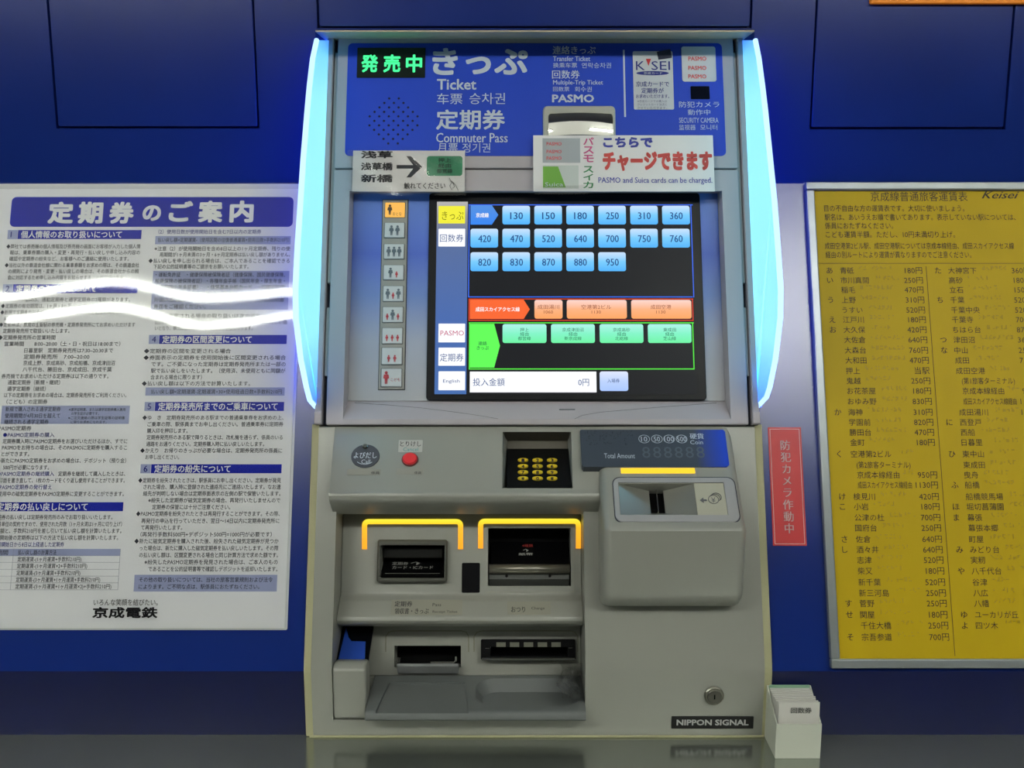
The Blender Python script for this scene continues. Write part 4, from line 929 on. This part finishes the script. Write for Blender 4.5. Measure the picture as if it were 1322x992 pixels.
para(A0, A1, [(553.3, '●PASMO定期券', .03, .3), (570, '定期券購入時にPASMO定期券をお選びいただけるほか、すでに', .1, 1), (578.2, 'PASMOをお持ちの場合は、そのPASMOに定期券を購入するこ', .1, 1), (586.5, 'とができます。', .1, .3),
 (595, '※新たにPASMO定期券をお求めの場合は、デポジット（預り金）', .08, 1), (603.8, '500円が必要になります。', .12, .45), (612, '定期券を継続して購入したときは、', .52, 1), (620.6, '印面を書き直して、1枚のカードをくり返し使用することができます。', .1, 1), (638, '使用中の磁気定期券をPASMO定期券に変更することができます。', .1, 1)])
para(A0, A1, [(561.8, '●PASMO定期券の購入', .1, .47), (612, '●PASMO定期券の継続購入', .08, .49), (629.2, '●PASMO定期券の発行替え', .08, .48), (703.3, '使用開始日から8日以上経過した定期券', .1, .6)], Pb)
para(A0, A1, [(668, '◆定期券の払い戻しは定期券発売所のみでお取り扱いいたします。', .05, .93), (677, '1ヶ月単位の契約ですので、使用された月数（1ヶ月未満は1ヶ月に切り上げ）', .08, 1), (685.7, 'の金額と、手数料210円を差し引いて払い戻し額を計算いたします。', .08, 1), (694.5, '使用開始後の定期券は以下の方法で払い戻し額を計算いたします。', .08, .98)])
tb0, tb1 = A0+(A1-A0)*.1, A0+(A1-A0)*1.0
nrect(tb0, vv(718), tb1, vv(709), nlb, 'pale_band'); 
g = Geo()
for y in (718, 726.5, 735.5, 744.3, 753, 762): g.box(WW, tb0, vv(y), tb1, vv(y)+.0003, .0019, w1)
for u in (tb0, tb0+(tb1-tb0)*.16, tb1): g.box(WW, u, vv(762), u+.0003, vv(709), .0019, w1)
build('table_rule', g, mat('rule_grey', (150, 152, 170), .6), cp_)
para(tb0, tb1, [(713.6, '期間', .03, .12), (713.6, '払い戻し額の計算方法', .2, .5), (722.4, '定期運賃-(1ヶ月運賃+手数料210円)', .2, .7), (731, '定期運賃-(1ヶ月運賃×2+手数料210円)', .2, .75), (740, '定期運賃-(3ヶ月運賃+手数料210円)', .2, .7), (748.8, '定期運賃-(3ヶ月運賃+1ヶ月運賃+手数料210円)', .2, .86), (757.5, '定期運賃-(3ヶ月運賃+1ヶ月運賃×2)+手数料210円)', .2, .95)])
# right column
para(B0, B1, [(299.5, '（2）使用日数が使用開始日を含む7日以内の定期券', .02, .78)], Pb)
nrect(B0, vv(315.5), B1, vv(305), nlb, 'pale_band'); nrect(B0, vv(400), B1, vv(350), nlb, 'pale_band'); nrect(B0, vv(511), B1, vv(500.5), nlb, 'pale_band')
nrect(B0+.001, vv(764), B1, vv(742.5), nlb, 'pale_band')
para(B0, B1, [(310, '払い戻し額=定期運賃-（使用区間の往復普通運賃×使用日数+手数料210円）', .02, .99), (321.3, '※注意（2）が使用開始日を含め8日以上の1ヶ月定期券、残りの使', 0, 1), (329, '用期間が1ヶ月未満の3ヶ月・6ヶ月定期券は払い戻し額がありません。', .04, 1), (337, '◆払い戻しを申し出られる場合は、ご本人であることを確認できる', -.04, 1), (344.5, '下記の公的証明書等のご提示をお願いいたします。', 0, .7),
 (355, '・運転免許証　・健康保険被保険者証（健康保険、国民健康保険、', .02, .97), (363, '船員保険の被保険者証）・各種年金手帳（国民年金・厚生年金・', .02, .97), (371, '船員保険の年金証書）　・住民基本台帳カード　・印鑑証明書', .02, .97), (379.3, '・国の機関が発行した身分証明書類　・写真付き学生証', .02, .97), (387.3, '外国人登録証　・その他公の機関が発行した資格証明書', .02, .97), (396, '券面をご確認ください。', .02, .4),
 (408, '◆区間を変更される場合の取り扱いは次の通りです。', -.03, .9), (416, '区間変更をされた、現在お使いの定期券はいったん払い戻しの扱', .04, 1), (424, 'いとなり、新たにお求めいただく定期券が必要になります。', .04, .75),
 (453.5, '◆定期券の区間を変更される場合', -.03, .6), (462, '◆券面表示の定期券を使用開始後に区間変更される場合', -.03, 1), (470.5, 'です。ご不要になった定期券は定期券発売所または一部の', .03, 1), (479, '駅で払い戻しをいたします。（使用済、未使用ともに同額が', .03, 1), (487.3, '含まれる場合に限ります）', .03, .4), (495.5, '◆払い戻し額は以下の方法で計算いたします。', -.03, .75), (506, '払い戻し額=定期運賃-定期運賃÷30×使用経過日数+手数料210円', .04, .98),
 (539.5, '◆ゆ　き　定期券発売所のある駅までの普通乗車券をお求めの上、', -.01, 1), (548, 'ご乗車の際、駅係員までお申し出ください。普通乗車券に定期券', .03, 1), (556.5, '購入印を押印します。', .03, .32), (565, '定期券発売所のある駅で降りるときは、改札機を通らず、係員のいる', .03, 1), (573.6, '通路をお通りください。定期券購入時に払い戻しいたします。', .03, .87), (582, '◆かえり　お帰りのきっぷが必要な場合は、定期券発売所の係員に', -.01, 1), (590.5, 'お申し出ください。', .03, .27),
 (620.5, '◆定期券を紛失されたときは、駅係員にお申し出ください。定期券が発見', -.01, 1), (629, 'された場合、購入時に登録された連絡先にご連絡いたします。なお連', .03, 1), (637.6, '絡先が判明しない場合は定期券面表示の左側の駅で保管いたします。', .03, 1), (646.3, '※紛失した定期券が磁気定期券の場合、再発行いたしませんので', .07, 1), (655, '定期券の保管には十分ご注意ください。', .1, .65),
 (663.6, '◆PASMO定期券を紛失されたときは再発行することができます。その際、', -.01, 1), (672.8, '再発行の申込を行っていただき、翌日〜14日以内に定期券発売所に', .03, 1), (681.5, 'て再発行いたします。', .03, .32), (690.3, '（再発行手数料500円+デポジット500円=1000円が必要です）', .03, .95), (699, '◆新たに磁気定期券を購入された後、紛失された磁気定期券が見つか', -.01, 1), (708, 'った場合は、新たに購入した磁気定期券を払い戻しいたします。その際', .03, 1), (717, 'の払い戻し額は、区間変更される場合と同じ計算方法で求めた額です。', .03, 1), (726, '※紛失したPASMO定期券を発見された場合は、ご本人のもの', .07, 1), (735, 'であることを公的証明書等で確認しデポジットを返却いたします。', .1, 1),
 (748.8, 'その他の取り扱いについては、当社の旅客営業規則および法令', .04, .97), (757.8, 'によります。ご不明な点は、駅係員におたずねください。', .04, .88)])
textl(Pd.g, WW, 'いろんな笑顔を結びたい。', un_(121, 778), vv(778)-.003, .008, w2, u1=un_(204, 778))
text(Pd.g, WW, '京成電鉄', 119.5, 784, 203.5, 798.5, w2, bold=.03)
for q in (Pw, Pk, Pb, Pd): q.done()
# wavy clear cover sheet
def cover_fn(u, v):
    return math.sin(u*30+v*11+.6)*.55 + math.sin(u*17-v*13+1)*.5 + math.sin(u*61+v*21)*.05
g = Geo(); wavy(g, WW, (nL-.003, nB-.002, nR+.003, nT+.007), .0050, .0006, 90, 120, 1, cover_fn)
build('clear_cover', g, film_mat('cover_film', .97, .032, 0, 35, 1.42), cp_, smooth=True)

# ================================================================== CARD BOX ON THE COUNTER
def onc(px, py):
    r = ray(px, py); return CAM + r*((ZC-CAM.z)/r.z)
fl, fr_, bk = onc(1000.5, 980), onc(1058, 979), onc(989.5, 951)
ww_ = fr_.x-fl.x; dep = bk.y-fl.y-.001; x0, y0 = fl.x, fl.y
t = thing('card_box', 'small open white card box holding paper slips on the counter beside the machine', 'box', (x0+ww_/2, y0+dep/2, ZC))
t.rotation_euler = (0, 0, 0)
hf, hb = .0385, .056; tk = .0012; bm_ = mat('white_card', (205, 208, 196), .6); z = ZC+.0003
def hz(px, py, yy):   # height of a point seen at px,py in the plane Y=yy
    r = ray(px, py); return (CAM + r*(yy/r.y)).z - ZC
hf = hz(1001, 935.5, y0); hb = hz(992, 885, y0+dep)
g = Geo(); Wd.box(g, x0, x0+ww_, y0, y0+tk, z, ZC+hf); build('front_wall', g, bm_, t)
g = Geo(); Wd.box(g, x0, x0+ww_, y0+dep-tk, y0+dep, z, ZC+hb); build('back_wall', g, bm_, t)
for xs in (x0, x0+ww_-tk):
    g = Geo(); g.xprism([(y0+tk, z), (y0+dep-tk, z), (y0+dep-tk, ZC+hb), (y0+tk, ZC+hf)], xs, xs+tk); build('side_wall', g, bm_, t)
g = Geo(); Wd.box(g, x0+tk, x0+ww_-tk, y0+tk, y0+dep-tk, z, z+tk); build('base', g, bm_, t)
ncard = 12
for i in range(ncard):
    yy = y0+tk+.002+i*(dep-.008)/ncard; lean = .004
    hh = hf+.0215+.001*math.sin(i*2.1); xo = x0+tk+.0008+(.0012 if i == 0 else .0004*math.sin(i*1.7)); wc = ww_-2*tk-.002
    if i == 0: hh = hz(1030, 909, y0+.004)
    if i == ncard-1: hh += .004
    g = Geo(); g.add([(xo, yy, z+tk+.0003), (xo+wc, yy, z+tk+.0003), (xo+wc, yy+lean, ZC+hh), (xo, yy+lean, ZC+hh), (xo, yy+.0012, z+tk+.0003), (xo+wc, yy+.0012, z+tk+.0003), (xo+wc, yy+.0012+lean, ZC+hh), (xo, yy+.0012+lean, ZC+hh)],
        [(0, 1, 2, 3), (7, 6, 5, 4), (0, 4, 5, 1), (1, 5, 6, 2), (2, 6, 7, 3), (3, 7, 4, 0)])
    if i == 0:
        ct_ = thing('paper_slip', 'front white paper slip with small printed lettering in the card box', 'paper slip', (xo+wc/2, yy, z+tk), 'paper slips in the card box')
        build('slip', g, mat('slip_white', (212, 210, 205), .6), ct_)
        CPl = Plane((0, yy+lean*.6-.0006, ZC+hh*.6), math.degrees(math.atan2(lean, hh))); P = Print(mat('slip_ink', (95, 95, 92), .6), ct_)
        text(P.g, CPl, '回数券', 1021, 914, 1048, 921.3, .0006, bold=.02); P.done()
    elif i == ncard-1: tag(build('paper_slip', g, mat('slip_green', (150, 190, 160), .6)), 'pale green slip standing at the very back of the card box', 'paper slip', 'paper slips in the card box')
    else: tag(build('paper_slip', g, mat('slip_white', (212, 210, 205), .6)), 'plain white paper slip in the card box, %s behind the printed front slip' % ('first', 'second', 'third', 'fourth', 'fifth', 'sixth', 'seventh', 'eighth', 'ninth', 'tenth')[i-1], 'paper slip', 'paper slips in the card box')
bpy.data.objects.remove(tob); bpy.data.curves.remove(tcv)
